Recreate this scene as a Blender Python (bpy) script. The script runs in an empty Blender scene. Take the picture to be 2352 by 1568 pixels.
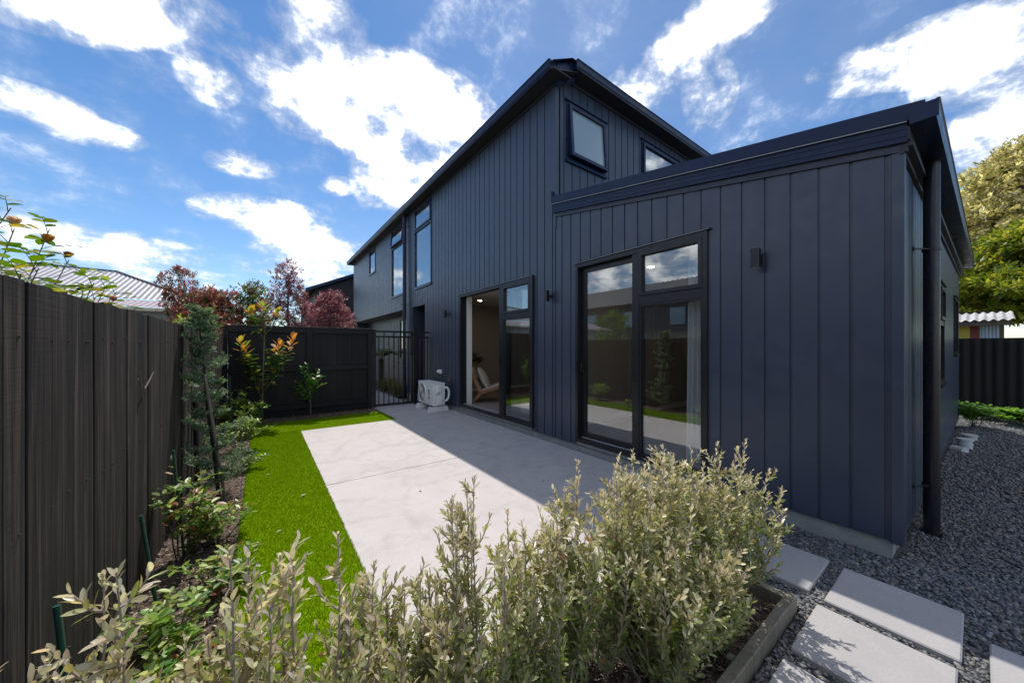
import bpy, bmesh, math, random
import numpy as np
from mathutils import Vector, Matrix, Euler

scene = bpy.context.scene
col = scene.collection
R = math.radians
rnd = random.Random(7)

# ------------------------------------------------------------------ camera
CAM_H = 1.355
YAW = math.atan(574 / 784.0)          # clockwise from +Y
cam_d = bpy.data.cameras.new('camera')
cam = bpy.data.objects.new('camera', cam_d)
col.objects.link(cam)
cam.location = (0, 0, CAM_H)
cam.rotation_euler = (R(90), 0, -YAW)
cam_d.sensor_width = 36
cam_d.lens = 12.0
cam_d.shift_y = 13 / 2352.0
cam_d.clip_start = 0.02
cam_d.clip_end = 2000
scene.camera = cam

# ------------------------------------------------------------------ sun, sky, exposure
SUN_V = Vector((0.215, 0.50, 1.0)).normalized()
sun_d = bpy.data.lights.new('sun', 'SUN')
sun_d.energy = 2.0
sun_d.angle = R(0.53)
sun_d.color = (1.0, 0.945, 0.87)
sun = bpy.data.objects.new('sun', sun_d)
sun.rotation_euler = SUN_V.to_track_quat('Z', 'Y').to_euler()
sun.location = (0, 0, 30)
col.objects.link(sun)

scene.view_settings.view_transform = 'Standard'
scene.view_settings.look = 'None'
scene.view_settings.exposure = 1.10
scene.view_settings.gamma = 1.0
scene.view_settings.use_curve_mapping = False

world = bpy.data.worlds.new('World')
scene.world = world
world.use_nodes = True
wt = world.node_tree
wt.nodes.clear()


def wn(t, **kw):
    n = wt.nodes.new(t)
    for k, v in kw.items():
        setattr(n, k, v)
    return n


def wl(a, b):
    wt.links.new(a, b)


def wmath(op, a, b=None, c=None, clamp=False):
    n = wn('ShaderNodeMath', operation=op, use_clamp=clamp)
    for i, v in enumerate((a, b, c)):
        if v is None:
            continue
        if hasattr(v, 'links'):
            wl(v, n.inputs[i])
        else:
            n.inputs[i].default_value = v
    return n.outputs[0]


sky = wn('ShaderNodeTexSky', sky_type='NISHITA')
sky.sun_disc = False
sky.sun_elevation = math.asin(SUN_V.z)
sky.sun_rotation = math.atan2(SUN_V.x, SUN_V.y)
sky.altitude = 1200
sky.air_density = 1.0
sky.dust_density = 0.15
sky.ozone_density = 1.0
hsv = wn('ShaderNodeHueSaturation')
hsv.inputs['Saturation'].default_value = 1.22
hsv.inputs['Value'].default_value = 0.48
wl(sky.outputs[0], hsv.inputs['Color'])
geo = wn('ShaderNodeTexCoord')
DIR = geo.outputs['Generated']
sep = wn('ShaderNodeSeparateXYZ')
wl(DIR, sep.inputs[0])
def wnoise(vec, scale, detail, rough, off=(0, 0, 0), dist=0.0, lac=2.0):
    m = wn('ShaderNodeVectorMath', operation='ADD')
    m.inputs[1].default_value = off
    wl(vec, m.inputs[0])
    n = wn('ShaderNodeTexNoise')
    n.inputs['Scale'].default_value = scale
    n.inputs['Detail'].default_value = detail
    n.inputs['Roughness'].default_value = rough
    n.inputs['Distortion'].default_value = dist
    n.inputs['Lacunarity'].default_value = lac
    wl(m.outputs[0], n.inputs['Vector'])
    return n.outputs['Fac']


def wdot(vec, c):
    n = wn('ShaderNodeVectorMath', operation='DOT_PRODUCT')
    wl(vec, n.inputs[0])
    n.inputs[1].default_value = c
    return n.outputs['Value']


# clouds drift on a layer: the higher in the sky, the larger they look
zs = wmath('ADD', wmath('MAXIMUM', sep.outputs[2], 0.0), 0.22)
lay = wn('ShaderNodeVectorMath', operation='DIVIDE')
wl(DIR, lay.inputs[0])
cz = wn('ShaderNodeCombineXYZ')
for k_ in range(3):
    wl(zs, cz.inputs[k_])
wl(cz.outputs[0], lay.inputs[1])
LAYER = lay.outputs[0]
fb = wnoise(LAYER, 4.6, 10.0, 0.64, (11.3, 2.2, 4.1), 0.10, 2.0)
fc = wnoise(DIR, 13.0, 6.0, 0.62, (2.3, 8.2, 1.1), 0.2, 2.1)
n_big = wnoise(LAYER, 0.62, 2.0, 0.5, (3.1, 7.7, 0.3))

F_ = 784.0


def dir_of(px, py):
    u, v = (px - 1176) / F_, (797 - py) / F_
    d = Vector((math.sin(YAW) + math.cos(YAW) * u, math.cos(YAW) - math.sin(YAW) * u, v))
    return d.normalized()


# the cumulus bodies of that day: direction, half sizes, tilt, weight
CLOUDS = [
    (170, 5, 260, 95, 12, 1.25), (400, 40, 190, 85, 12, 1.2),
    (735, 45, 120, 110, -15, 1.2), (620, 150, 90, 60, 20, .62), (480, 185, 75, 60, 25, .72),
    (850, 205, 190, 105, 0, 1.7), (940, 275, 240, 140, 12, 2.2), (760, 255, 150, 80, 0, 1.2), (930, 400, 130, 120, -35, 1.3),
    (70, 240, 170, 48, 22, 1.05), (215, 305, 130, 36, 16, .85),
    (620, 500, 170, 48, 10, 1.3), (730, 570, 170, 52, 10, 1.15),
    (270, 570, 230, 46, 11, 1.2), (15, 512, 85, 42, 10, 1.1),
    (560, 378, 95, 32, 8, .75), (776, 428, 46, 24, 0, .85),
    (720, 625, 150, 34, 5, .9), (380, 645, 160, 34, 0, .85), (110, 615, 120, 26, 0, .75),
    (1620, 60, 190, 100, -38, 1.4), (1500, 180, 130, 80, -25, 1.05), (1615, 215, 90, 80, 50, .95),
    (2200, 105, 280, 85, -16, 1.5), (1985, 160, 150, 60, -8, 1.1), (2340, 270, 160, 130, -20, 1.3), (2180, 190, 110, 60, 20, .9),
]
cov = None
for (px, py, rx, ry, tilt, w) in CLOUDS:
    c = dir_of(px, py)
    e1 = dir_of(px + 40, py) - dir_of(px - 40, py)
    e2 = dir_of(px, py - 40) - dir_of(px, py + 40)
    sx, sy = rx * e1.length / 80, ry * e2.length / 80
    x = (e1 - c * e1.dot(c)).normalized()
    y = (e2 - c * e2.dot(c))
    y = (y - x * y.dot(x)).normalized()
    t = R(-tilt)
    xa, ya = x * math.cos(t) + y * math.sin(t), y * math.cos(t) - x * math.sin(t)
    a = wdot(DIR, xa / (sx * 1.02))
    b = wdot(DIR, ya / (sy * 1.04))
    q = wmath('MULTIPLY_ADD', a, a, wmath('MULTIPLY', b, b))
    g = wmath('MAXIMUM', wmath('MULTIPLY_ADD', q, -w, w), 0.0)
    cov = g if cov is None else wmath('ADD', cov, g)
front = wdot(DIR, (math.sin(YAW), math.cos(YAW), 0))
ff = wn('ShaderNodeMapRange')
ff.inputs[1].default_value, ff.inputs[2].default_value = 0.12, 0.30
wl(front, ff.inputs[0])
cov = wmath('MULTIPLY', wmath('MINIMUM', wmath('ADD', cov, 0.13), 1.25), ff.outputs[0])
# the rest of the sky carries broken cumulus too, its cover raised to add fill light
gen = wmath('MULTIPLY', wmath('MULTIPLY', wmath('SUBTRACT', n_big, 0.405), 5.0), wmath('SUBTRACT', 1.0, ff.outputs[0]))
cov = wmath('ADD', cov, wmath('MINIMUM', wmath('MAXIMUM', gen, 0.0), 1.0))
turb = wmath('ADD', wmath('MULTIPLY', wmath('SUBTRACT', fb, 0.5), 3.4), wmath('MULTIPLY', wmath('SUBTRACT', fc, 0.5), 2.6))
dens = wmath('ADD', wmath('MULTIPLY', cov, 0.66), turb)
# edges: cumulus hearts are solid, their rims fray out
a_core = wn('ShaderNodeMapRange', interpolation_type='SMOOTHSTEP')
a_core.inputs[1].default_value, a_core.inputs[2].default_value = 0.04, 1.12
wl(dens, a_core.inputs[0])
rim = wn('ShaderNodeMapRange', interpolation_type='SMOOTHSTEP')
rim.inputs[1].default_value, rim.inputs[2].default_value, rim.inputs[4].default_value = -0.35, 0.75, 0.42
wl(dens, rim.inputs[0])
gate = wn('ShaderNodeMapRange', interpolation_type='SMOOTHSTEP')
gate.inputs[1].default_value, gate.inputs[2].default_value = 0.02, 0.30
wl(cov, gate.inputs[0])
a1 = wmath('MULTIPLY', wmath('MAXIMUM', a_core.outputs[0], rim.outputs[0]), gate.outputs[0])
# thin veil of haze in the open blue
vr = wn('ShaderNodeMapRange', interpolation_type='SMOOTHSTEP')
vr.inputs[1].default_value, vr.inputs[2].default_value, vr.inputs[4].default_value = 0.35, 0.75, 0.30
wl(n_big, vr.inputs[0])
a_all = wmath('MAXIMUM', a1, wmath('MULTIPLY', vr.outputs[0], fb))
# cloud tone: thick hearts white, thin or shaded flanks a little greyer
tr = wn('ShaderNodeMapRange')
tr.inputs[1].default_value, tr.inputs[2].default_value = 0.15, 1.85
tr.inputs[3].default_value, tr.inputs[4].default_value = 0.30, 1.05
wl(dens, tr.inputs[0])
ccol = wn('ShaderNodeVectorMath', operation='SCALE')
ccol.inputs[0].default_value = (7.9, 8.0, 8.15)
wl(tr.outputs[0], ccol.inputs['Scale'])
mixc = wn('ShaderNodeMix', data_type='RGBA')
wl(a_all, mixc.inputs[0])
wl(hsv.outputs[0], mixc.inputs[6])
wl(ccol.outputs[0], mixc.inputs[7])
bg = wn('ShaderNodeBackground')
bg.inputs['Strength'].default_value = 0.15
wl(mixc.outputs[2], bg.inputs['Color'])
wo = wn('ShaderNodeOutputWorld')
wl(bg.outputs[0], wo.inputs[0])

world.cycles.sampling_method = 'MANUAL'
world.cycles.sample_map_resolution = 256
scene.cycles.max_bounces = 6
scene.cycles.diffuse_bounces = 3
scene.cycles.transparent_max_bounces = 10
scene.cycles.caustics_reflective = False
scene.cycles.caustics_refractive = False


# ------------------------------------------------------------------ helpers
def tag(o, label=None, cat=None, group=None, kind=None):
    if label:
        o['label'] = label
    if cat:
        o['category'] = cat
    if group:
        o['group'] = group
    if kind:
        o['kind'] = kind
    return o


def link(name, me, mat=None, parent=None):
    o = bpy.data.objects.new(name, me)
    col.objects.link(o)
    if mat is not None and me is not None and not len(me.materials):
        me.materials.append(mat)
    if parent is not None:
        o.parent = parent
    return o


def empty(name, loc=(0, 0, 0), label=None, cat=None, group=None, parent=None):
    o = bpy.data.objects.new(name, None)
    o.location = loc
    o.empty_display_size = 0.1
    col.objects.link(o)
    tag(o, label, cat, group)
    if parent is not None:
        o.parent = parent
    bpy_org[o.name] = Vector(loc)
    return o


bpy_org = {}


class Frame:
    """local wall frame: s along, n outward, z up"""
    def __init__(self, o, s, n):
        self.o, self.s, self.n = Vector(o), Vector(s).normalized(), Vector(n).normalized()

    def P(self, s, n, z):
        return self.o + self.s * s + self.n * n + Vector((0, 0, z))


WORLD = Frame((0, 0, 0), (1, 0, 0), (0, 1, 0))


class MB:
    def __init__(self):
        self.v, self.f, self.m = [], [], []

    def add(self, vs, fs, mi=0):
        b = len(self.v)
        self.v += [tuple(p) for p in vs]
        self.f += [tuple(i + b for i in f) for f in fs]
        self.m += [mi] * len(fs)
        return self

    def box(self, x0, x1, y0, y1, z0, z1, fr=WORLD, mi=0):
        vs = [fr.P(x, y, z) for z in (z0, z1) for y in (y0, y1) for x in (x0, x1)]
        fs = [(0, 2, 3, 1), (4, 5, 7, 6), (0, 1, 5, 4), (2, 6, 7, 3), (0, 4, 6, 2), (1, 3, 7, 5)]
        return self.add(vs, fs, mi)

    def bbox(self, x0, x1, y0, y1, z0, z1, b=0.004, fr=WORLD, mi=0):
        """box with chamfered edges"""
        bm = bmesh.new()
        vs = [bm.verts.new((x, y, z)) for z in (z0, z1) for y in (y0, y1) for x in (x0, x1)]
        for f in [(0, 2, 3, 1), (4, 5, 7, 6), (0, 1, 5, 4), (2, 6, 7, 3), (0, 4, 6, 2), (1, 3, 7, 5)]:
            bm.faces.new([vs[i] for i in f])
        bmesh.ops.bevel(bm, geom=bm.edges[:], offset=b, segments=1, affect='EDGES', profile=.5)
        bm.verts.index_update()
        self.add([fr.P(*v.co) for v in bm.verts], [[v.index for v in f.verts] for f in bm.faces], mi)
        bm.free()
        return self

    def prism(self, poly, a, b, fn, mi=0):
        """poly of 2-D points, extruded from a to b; fn(p, q, t) -> 3-D"""
        n = len(poly)
        vs = [fn(p, q, a) for p, q in poly] + [fn(p, q, b) for p, q in poly]
        fs = [tuple(range(n))[::-1], tuple(range(n, 2 * n))]
        fs += [(i, (i + 1) % n, n + (i + 1) % n, n + i) for i in range(n)]
        return self.add(vs, fs, mi)

    def tube(self, pts, rad, k=6, mi=0, cap=True):
        pts = [Vector(p) for p in pts]
        n = len(pts)
        if not hasattr(rad, '__len__'):
            rad = [rad] * n
        vs, fs = [], []
        ref = Vector((0.13, 0.31, 0.94))
        for i, p in enumerate(pts):
            d = (pts[min(i + 1, n - 1)] - pts[max(i - 1, 0)])
            if d.length < 1e-9:
                d = Vector((0, 0, 1))
            d.normalize()
            if abs(d.dot(ref)) > .97:
                ref = Vector((0.9, 0.2, 0.1))
            a = d.cross(ref).normalized()
            b = d.cross(a)
            for j in range(k):
                t = 2 * math.pi * j / k
                vs.append(p + (a * math.cos(t) + b * math.sin(t)) * rad[i])
        for i in range(n - 1):
            for j in range(k):
                fs.append((i * k + j, i * k + (j + 1) % k, (i + 1) * k + (j + 1) % k, (i + 1) * k + j))
        if cap:
            fs.append(tuple(range(k))[::-1])
            fs.append(tuple((n - 1) * k + j for j in range(k)))
        return self.add(vs, fs, mi)

    def quad(self, a, b, c, d, mi=0):
        return self.add([a, b, c, d], [(0, 1, 2, 3)], mi)

    def mesh(self, name, smooth=False):
        me = bpy.data.meshes.new(name)
        me.from_pydata(self.v, [], self.f)
        if any(self.m):
            me.polygons.foreach_set('material_index', self.m)
        if smooth:
            me.polygons.foreach_set('use_smooth', [True] * len(me.polygons))
        bm = bmesh.new()
        bm.from_mesh(me)
        bmesh.ops.recalc_face_normals(bm, faces=bm.faces[:])
        bm.to_mesh(me)
        bm.free()
        me.update()
        return me

    def build(self, name, mat, parent=None, smooth=False, mats=None, angle=None):
        o = self.mesh(name, smooth or angle is not None)
        if mats:
            for m_ in mats:
                o.materials.append(m_)
            ob = link(name, o, None, parent)
        else:
            ob = link(name, o, mat, parent)
        if angle is not None:
            o.set_sharp_from_angle(angle=R(angle))
        if parent is not None:
            org = world_org(parent)
            if org.length > 0:
                o.transform(Matrix.Translation(-org))
        return ob


def world_org(o):
    p = Vector((0, 0, 0))
    while o is not None:
        p += Vector(o.location)
        o = o.parent
    return p


# ------------------------------------------------------------------ materials
MATS = {}


class NT:
    def __init__(self, name):
        self.m = bpy.data.materials.new(name)
        self.m.use_nodes = True
        self.t = self.m.node_tree
        self.t.nodes.clear()
        self.out = self.n('ShaderNodeOutputMaterial')
        MATS[name] = self.m

    def n(self, t, **kw):
        x = self.t.nodes.new(t)
        for k, v in kw.items():
            setattr(x, k, v)
        return x

    def l(self, a, b):
        self.t.links.new(a, b)

    def setin(self, node, key, v):
        if hasattr(v, 'links'):
            self.l(v, node.inputs[key])
        else:
            if isinstance(v, tuple) and len(v) == 3 and node.inputs[key].type == 'RGBA':
                v = (*v, 1)
            node.inputs[key].default_value = v

    def coords(self, kind='Object', scale=(1, 1, 1), rot=(0, 0, 0)):
        c = self.n('ShaderNodeTexCoord')
        m = self.n('ShaderNodeMapping')
        m.inputs['Scale'].default_value = scale
        m.inputs['Rotation'].default_value = rot
        if kind == 'World':
            g = self.n('ShaderNodeNewGeometry')
            self.l(g.outputs['Position'], m.inputs[0])
        else:
            self.l(c.outputs[kind], m.inputs[0])
        return m.outputs[0]

    def noise(self, vec, scale, detail=4, rough=.55, dist=0., out='Fac'):
        x = self.n('ShaderNodeTexNoise')
        self.l(vec, x.inputs['Vector'])
        x.inputs['Scale'].default_value = scale
        x.inputs['Detail'].default_value = detail
        x.inputs['Roughness'].default_value = rough
        x.inputs['Distortion'].default_value = dist
        return x.outputs[out]

    def voro(self, vec, scale, feature='F1', out='Distance', rand=1.0):
        x = self.n('ShaderNodeTexVoronoi', feature=feature)
        self.l(vec, x.inputs['Vector'])
        x.inputs['Scale'].default_value = scale
        x.inputs['Randomness'].default_value = rand
        return x.outputs[out]

    def ramp(self, fac, stops):
        x = self.n('ShaderNodeValToRGB')
        e = x.color_ramp.elements
        while len(e) < len(stops):
            e.new(0.5)
        for el, (p, c) in zip(e, stops):
            el.position = p
            el.color = (*c, 1) if len(c) == 3 else c
        self.l(fac, x.inputs[0])
        return x.outputs[0]

    def map(self, v, a, b, c=0., d=1., smooth=False):
        x = self.n('ShaderNodeMapRange')
        if smooth:
            x.interpolation_type = 'SMOOTHSTEP'
        self.l(v, x.inputs[0])
        for i, q in enumerate((a, b, c, d)):
            x.inputs[i + 1].default_value = q
        return x.outputs[0]

    def math(self, op, a, b=None, clamp=False):
        x = self.n('ShaderNodeMath', operation=op, use_clamp=clamp)
        for i, v in enumerate((a, b)):
            if v is not None:
                self.setin(x, i, v)
        return x.outputs[0]

    def mix(self, f, a, b, blend='MIX'):
        x = self.n('ShaderNodeMix', data_type='RGBA', blend_type=blend)
        self.setin(x, 0, f)
        self.setin(x, 6, a)
        self.setin(x, 7, b)
        return x.outputs[2]

    def bump(self, h, strength=.3, dist=.01, normal=None):
        x = self.n('ShaderNodeBump')
        x.inputs['Strength'].default_value = strength
        x.inputs['Distance'].default_value = dist
        self.l(h, x.inputs['Height'])
        if normal is not None:
            self.l(normal, x.inputs['Normal'])
        return x.outputs[0]

    def pbsdf(self, color, rough=.6, metal=0., normal=None, spec=None, coat=None):
        p = self.n('ShaderNodeBsdfPrincipled')
        self.setin(p, 'Base Color', color)
        self.setin(p, 'Roughness', rough)
        self.setin(p, 'Metallic', metal)
        if spec is not None:
            self.setin(p, 'Specular IOR Level', spec)
        if coat is not None:
            p.inputs['Coat Weight'].default_value = coat
            p.inputs['Coat Roughness'].default_value = .15
        if normal is not None:
            self.l(normal, p.inputs['Normal'])
        return p

    def done(self, sh):
        self.l(sh.outputs[0] if hasattr(sh, 'outputs') else sh, self.out.inputs[0])
        return self.m


def objrand(t):
    return t.n('ShaderNodeObjectInfo').outputs['Random']


def mat_paint(name, color, rough=.45, var=.06, grain=0.0, metal=0., spec=None, scale=3., dust=0.0):
    t = NT(name)
    v = t.coords('World')
    n = t.noise(v, scale, 5, .6)
    r = objrand(t)
    k = t.math('ADD', t.map(n, .3, .7, 1 - var, 1 + var), t.map(r, 0, 1, -var * .7, var * .7))
    x = t.n('ShaderNodeVectorMath', operation='SCALE')
    x.inputs[0].default_value = color
    t.l(k, x.inputs['Scale'])
    c = x.outputs[0]
    nn = t.noise(v, 60, 3, .6)
    rr = t.map(t.noise(v, scale * 3, 4, .6), .3, .7, rough - .06, rough + .08)
    nm = None
    if grain:
        g = t.coords('World', (1, 1, .12))
        nm = t.bump(t.noise(g, 140, 4, .65), grain, .002)
    if dust:
        c = t.mix(t.map(t.noise(v, 7, 6, .7), .5, .8, 0, dust), c, (.30, .28, .26))
    return t.done(t.pbsdf(c, rr, metal, nm, spec))


mat_paint('navy_cladding', (.034, .047, .084), .38, .07, .18, spec=.85, dust=.03)
mat_paint('navy_trim', (.038, .046, .072), .36, .05)
mat_paint('navy_metal', (.012, .024, .070), .30, .06, 0, 0., .32)  # bluer base puts some reflected sky into the metal's colour
mat_paint('pipe_black', (.012, .014, .022), .28, .05)
mat_paint('black_alu', (.013, .014, .018), .34, .08)
mat_paint('black_satin', (.012, .012, .014), .30, .08)
mat_paint('soffit_dark', (.030, .032, .038), .40, .05)
mat_paint('soffit_pale', (.16, .15, .145), .5, .05)
mat_paint('white_plastic', (.84, .85, .86), .38, .03)
mat_paint('ac_cream', (.84, .84, .81), .42, .02)
mat_paint('ac_grey', (.36, .37, .37), .45, .04)
mat_paint('ac_dark', (.05, .052, .055), .6, .05)
mat_paint('plaster', (.34, .30, .27), .85, .02)
mat_paint('ceiling_paint', (.62, .58, .54), .85, .02)
mat_paint('liner_white', (.78, .78, .78), .5, .02)
mat_paint('logo_blue', (.01, .03, .22), .4, .0)
mat_paint('logo_red', (.62, .02, .03), .4, .0)
mat_paint('sticker_dark', (.03, .03, .035), .4, .0)
mat_paint('copper', (.30, .16, .09), .4, .1, 0, .8)
mat_paint('pvc_grey', (.56, .58, .60), .5, .05)
mat_paint('stake_green', (.012, .075, .05), .4, .1)
mat_paint('zinc_cap', (.42, .41, .41), .4, .05)
mat_paint('cream_gutter', (.62, .59, .50), .5, .04)
mat_paint('wall_bluegrey', (.36, .41, .48), .7, .04)
mat_paint('red_brown_wall', (.25, .07, .05), .7, .1)
mat_paint('yellow_wall', (.62, .52, .10), .7, .1)
mat_paint('blue_white_wall', (.45, .55, .66), .6, .12)
mat_paint('neighbour_wall', (.12, .12, .13), .7, .05)
mat_paint('dark_house_wall', (.022, .024, .032), .6, .05)
mat_paint('rubber_black', (.01, .01, .01), .6, .1)
mat_paint('reed_dark', (.03, .03, .02), .7, .3)


def mat_concrete(name, c1, c2, stain, bumpk=.25, rings=True, rough=.85):
    t = NT(name)
    v = t.coords('World')
    big = t.noise(v, .9, 6, .62, .8)
    mid = t.noise(v, 5.5, 6, .65, .4)
    fine = t.noise(v, 90, 4, .7)
    spk = t.noise(v, 320, 2, .6)
    f = t.math('ADD', t.math('MULTIPLY', big, .5), t.math('MULTIPLY', mid, .5))
    c = t.mix(t.map(f, .36, .64), c1, c2)
    if rings:
        wv = t.n('ShaderNodeVectorMath', operation='ADD')
        t.l(v, wv.inputs[0])
        nz = t.noise(v, 2.2, 4, .6, 0, 'Color')
        sc = t.n('ShaderNodeVectorMath', operation='SCALE')
        t.l(nz, sc.inputs[0])
        sc.inputs['Scale'].default_value = .55
        t.l(sc.outputs[0], wv.inputs[1])
        e = t.voro(wv.outputs[0], 1.5, 'DISTANCE_TO_EDGE')
        line = t.math('MULTIPLY', t.map(e, .0, .10, 1, 0, True), t.map(mid, .38, .58, 0, 1))
        c = t.mix(t.math('MULTIPLY', line, .34), c, stain)
        blot = t.math('MULTIPLY', t.map(t.noise(v, 3.1, 5, .6, .6), .50, .72, 0, 1, True), .30)
        c = t.mix(blot, c, stain)
    c = t.mix(t.map(fine, .35, .65, 0, .35), c, stain)
    c = t.mix(t.map(spk, .62, .72, 0, .30), c, (.12, .11, .11))
    h = t.math('ADD', t.math('MULTIPLY', fine, .6), t.math('MULTIPLY', spk, .4))
    return t.done(t.pbsdf(c, rough, 0, t.bump(h, bumpk, .004)))


mat_concrete('concrete', (.60, .555, .535), (.52, .482, .465), (.35, .328, .32))
mat_concrete('paver_stone', (.43, .41, .405), (.365, .35, .35), (.27, .262, .265), .18, False, .75)
mat_concrete('path_concrete', (.42, .39, .37), (.34, .32, .31), (.24, .23, .225), .2)


def mk_foundation():
    t = NT('foundation_concrete')
    v = t.coords('World')
    c = t.mix(t.map(t.noise(v, 6, 6, .65), .35, .65), (.36, .36, .34), (.26, .265, .26))
    streak = t.noise(t.coords('World', (9, 9, 1.2)), 1.0, 4, .6)
    c = t.mix(t.map(streak, .55, .75, 0, .55), c, (.30, .24, .15))
    c = t.mix(t.map(t.voro(v, 40), .0, .12, .6, 0), c, (.10, .10, .10))
    t.done(t.pbsdf(c, .9, 0, t.bump(t.noise(v, 70, 5, .7), .3, .004)))


mk_foundation()


def mk_fence_wood(name, dark, mid, pale, bump=.9, knots=True, rough=.78):
    t = NT(name)
    oi = t.n('ShaderNodeObjectInfo')
    add = t.n('ShaderNodeVectorMath', operation='ADD')
    sc = t.n('ShaderNodeVectorMath', operation='SCALE')
    sc.inputs[0].default_value = (13.1, 7.7, 3.3)
    t.l(oi.outputs['Random'], sc.inputs['Scale'])
    g = t.n('ShaderNodeNewGeometry')
    t.l(g.outputs['Position'], add.inputs[0])
    t.l(sc.outputs[0], add.inputs[1])
    m = t.n('ShaderNodeMapping')
    m.inputs['Scale'].default_value = (14, 14, .55)
    t.l(add.outputs[0], m.inputs[0])
    m2 = t.n('ShaderNodeMapping')
    m2.inputs['Scale'].default_value = (60, 60, 1.3)
    t.l(add.outputs[0], m2.inputs[0])
    grain = t.noise(m.outputs[0], 1.6, 6, .62, .7)
    fibre = t.noise(m2.outputs[0], 1.4, 4, .6, .2)
    saw = t.noise(t.coords('World', (3, 3, 120), (.12, 0, 0)), 1.0, 2, .5)
    patch = t.noise(add.outputs[0], 2.2, 5, .65)
    f = t.math('ADD', t.math('MULTIPLY', grain, .6), t.math('MULTIPLY', fibre, .4))
    c = t.ramp(f, [(.34, dark), (.50, mid), (.66, pale)])
    c = t.mix(t.map(patch, .35, .7, 0, .55), c, dark)
    k = t.map(oi.outputs['Random'], 0, 1, .70, 1.30)
    x = t.n('ShaderNodeVectorMath', operation='SCALE')
    t.l(c, x.inputs[0])
    t.l(k, x.inputs['Scale'])
    c = x.outputs[0]
    h = t.math('ADD', t.math('ADD', t.math('MULTIPLY', grain, .7), t.math('MULTIPLY', fibre, .35)), t.math('MULTIPLY', saw, .12))
    if knots:
        kn = t.voro(t.coords('World', (5, 5, 1.6)), 1.0)
        km = t.map(kn, .04, .12, 1, 0, True)
        c = t.mix(t.math('MULTIPLY', km, .8), c, dark)
        h = t.math('SUBTRACT', h, t.math('MULTIPLY', km, .5))
    t.done(t.pbsdf(c, rough, 0, t.bump(h, bump, .008), .35))


mk_fence_wood('fence_brown', (.0075, .0055, .0055), (.026, .0205, .020), (.125, .097, .082), 1.0)
mk_fence_wood('fence_black', (.007, .0075, .009), (.012, .0125, .015), (.022, .022, .025), .5, False, .6)
mk_fence_wood('edging_timber', (.13, .115, .085), (.24, .215, .165), (.34, .31, .25), .5)


def mk_timber(name, a, b, rough=.45, scale=(30, 30, 4)):
    t = NT(name)
    v = t.coords('Object', scale)
    f = t.noise(v, 1.0, 4, .6, .5)
    t.done(t.pbsdf(t.mix(t.map(f, .35, .65), a, b), rough, 0, t.bump(f, .1, .002)))


mk_timber('chair_timber', (.36, .19, .085), (.27, .13, .055), .4, (6, 6, 40))
mk_timber('bark_grey', (.20, .165, .13), (.12, .095, .075), .85, (40, 40, 8))
mk_timber('bark_pale', (.38, .32, .285), (.27, .22, .195), .8, (60, 60, 12))
mk_timber('bark_dark', (.075, .055, .045), (.04, .03, .025), .9, (30, 30, 6))
mk_timber('twig_green', (.12, .15, .05), (.10, .10, .05), .7, (40, 40, 8))
mk_timber('weathered_stake', (.27, .23, .19), (.19, .16, .13), .85, (60, 60, 6))


def mk_ground():
    t = NT('earth')
    v = t.coords('World')
    c = t.mix(t.noise(v, .25, 6, .6), (.10, .12, .05), (.16, .14, .09))
    t.done(t.pbsdf(c, .95))
    t = NT('turf_base')
    v = t.coords('World')
    n = t.noise(v, 6, 5, .6)
    n2 = t.noise(v, 160, 3, .6)
    c = t.mix(t.map(n2, .35, .65), (.105, .190, .0005), (.21, .36, .001))
    c = t.mix(t.map(n, .3, .7, 0, .3), c, (.22, .36, .001))
    t.done(t.pbsdf(c, .75, 0, t.bump(n2, 1.0, .012), .05))
    t = NT('mulch_base')
    v = t.coords('World')
    n2 = t.noise(v, 60, 5, .7, 1.)
    c = t.ramp(n2, [(.3, (.05, .035, .025)), (.55, (.15, .11, .085)), (.75, (.30, .23, .18))])
    t.done(t.pbsdf(c, .9, 0, t.bump(n2, 1., .02)))
    t = NT('gravel_base')
    v = t.coords('World')
    vc = t.voro(v, 62, 'F1', 'Color')
    vd = t.voro(v, 62, 'F1', 'Distance')
    sx = t.n('ShaderNodeSeparateXYZ')
    t.l(vc, sx.inputs[0])
    c = t.ramp(sx.outputs[0], [(.0, (.055, .055, .06)), (.4, (.12, .125, .13)), (.75, (.19, .185, .18)), (1., (.27, .24, .20))])
    c = t.mix(t.map(vd, .45, .75, 0, .8), c, (.02, .02, .022))
    t.done(t.pbsdf(c, .8, 0, t.bump(t.math('SUBTRACT', 1.0, vd), 1., .02)))
    t = NT('carpet')
    v = t.coords('World')
    n2 = t.noise(v, 160, 3, .7)
    t.done(t.pbsdf(t.mix(n2, (.20, .165, .155), (.33, .28, .26)), .95, 0, t.bump(n2, .6, .01)))
    t = NT('rug_cream')
    n2 = t.noise(t.coords('World'), 120, 3, .7)
    t.done(t.pbsdf(t.mix(n2, (.55, .52, .46), (.70, .67, .61)), .95, 0, t.bump(n2, .6, .01)))
    t = NT('linen')
    n2 = t.noise(t.coords('Object', (120, 120, 120)), 1, 3, .7)
    t.done(t.pbsdf(t.mix(n2, (.46, .42, .36), (.60, .56, .49)), .95, 0, t.bump(n2, .4, .003)))
    t = NT('bed_white')
    n2 = t.noise(t.coords('World'), 6, 3, .6)
    t.done(t.pbsdf(t.mix(n2, (.62, .63, .64), (.72, .72, .72)), .9, 0, t.bump(n2, .5, .03)))
    t = NT('striped_cloth')
    w = t.n('ShaderNodeTexWave', wave_type='BANDS', bands_direction='Y')
    w.inputs['Scale'].default_value = 14
    w.inputs['Distortion'].default_value = .4
    t.l(t.coords('Object'), w.inputs['Vector'])
    t.done(t.pbsdf(t.mix(t.map(w.outputs['Fac'], .4, .6), (.20, .20, .22), (.66, .64, .60)), .95))


mk_ground()


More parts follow.
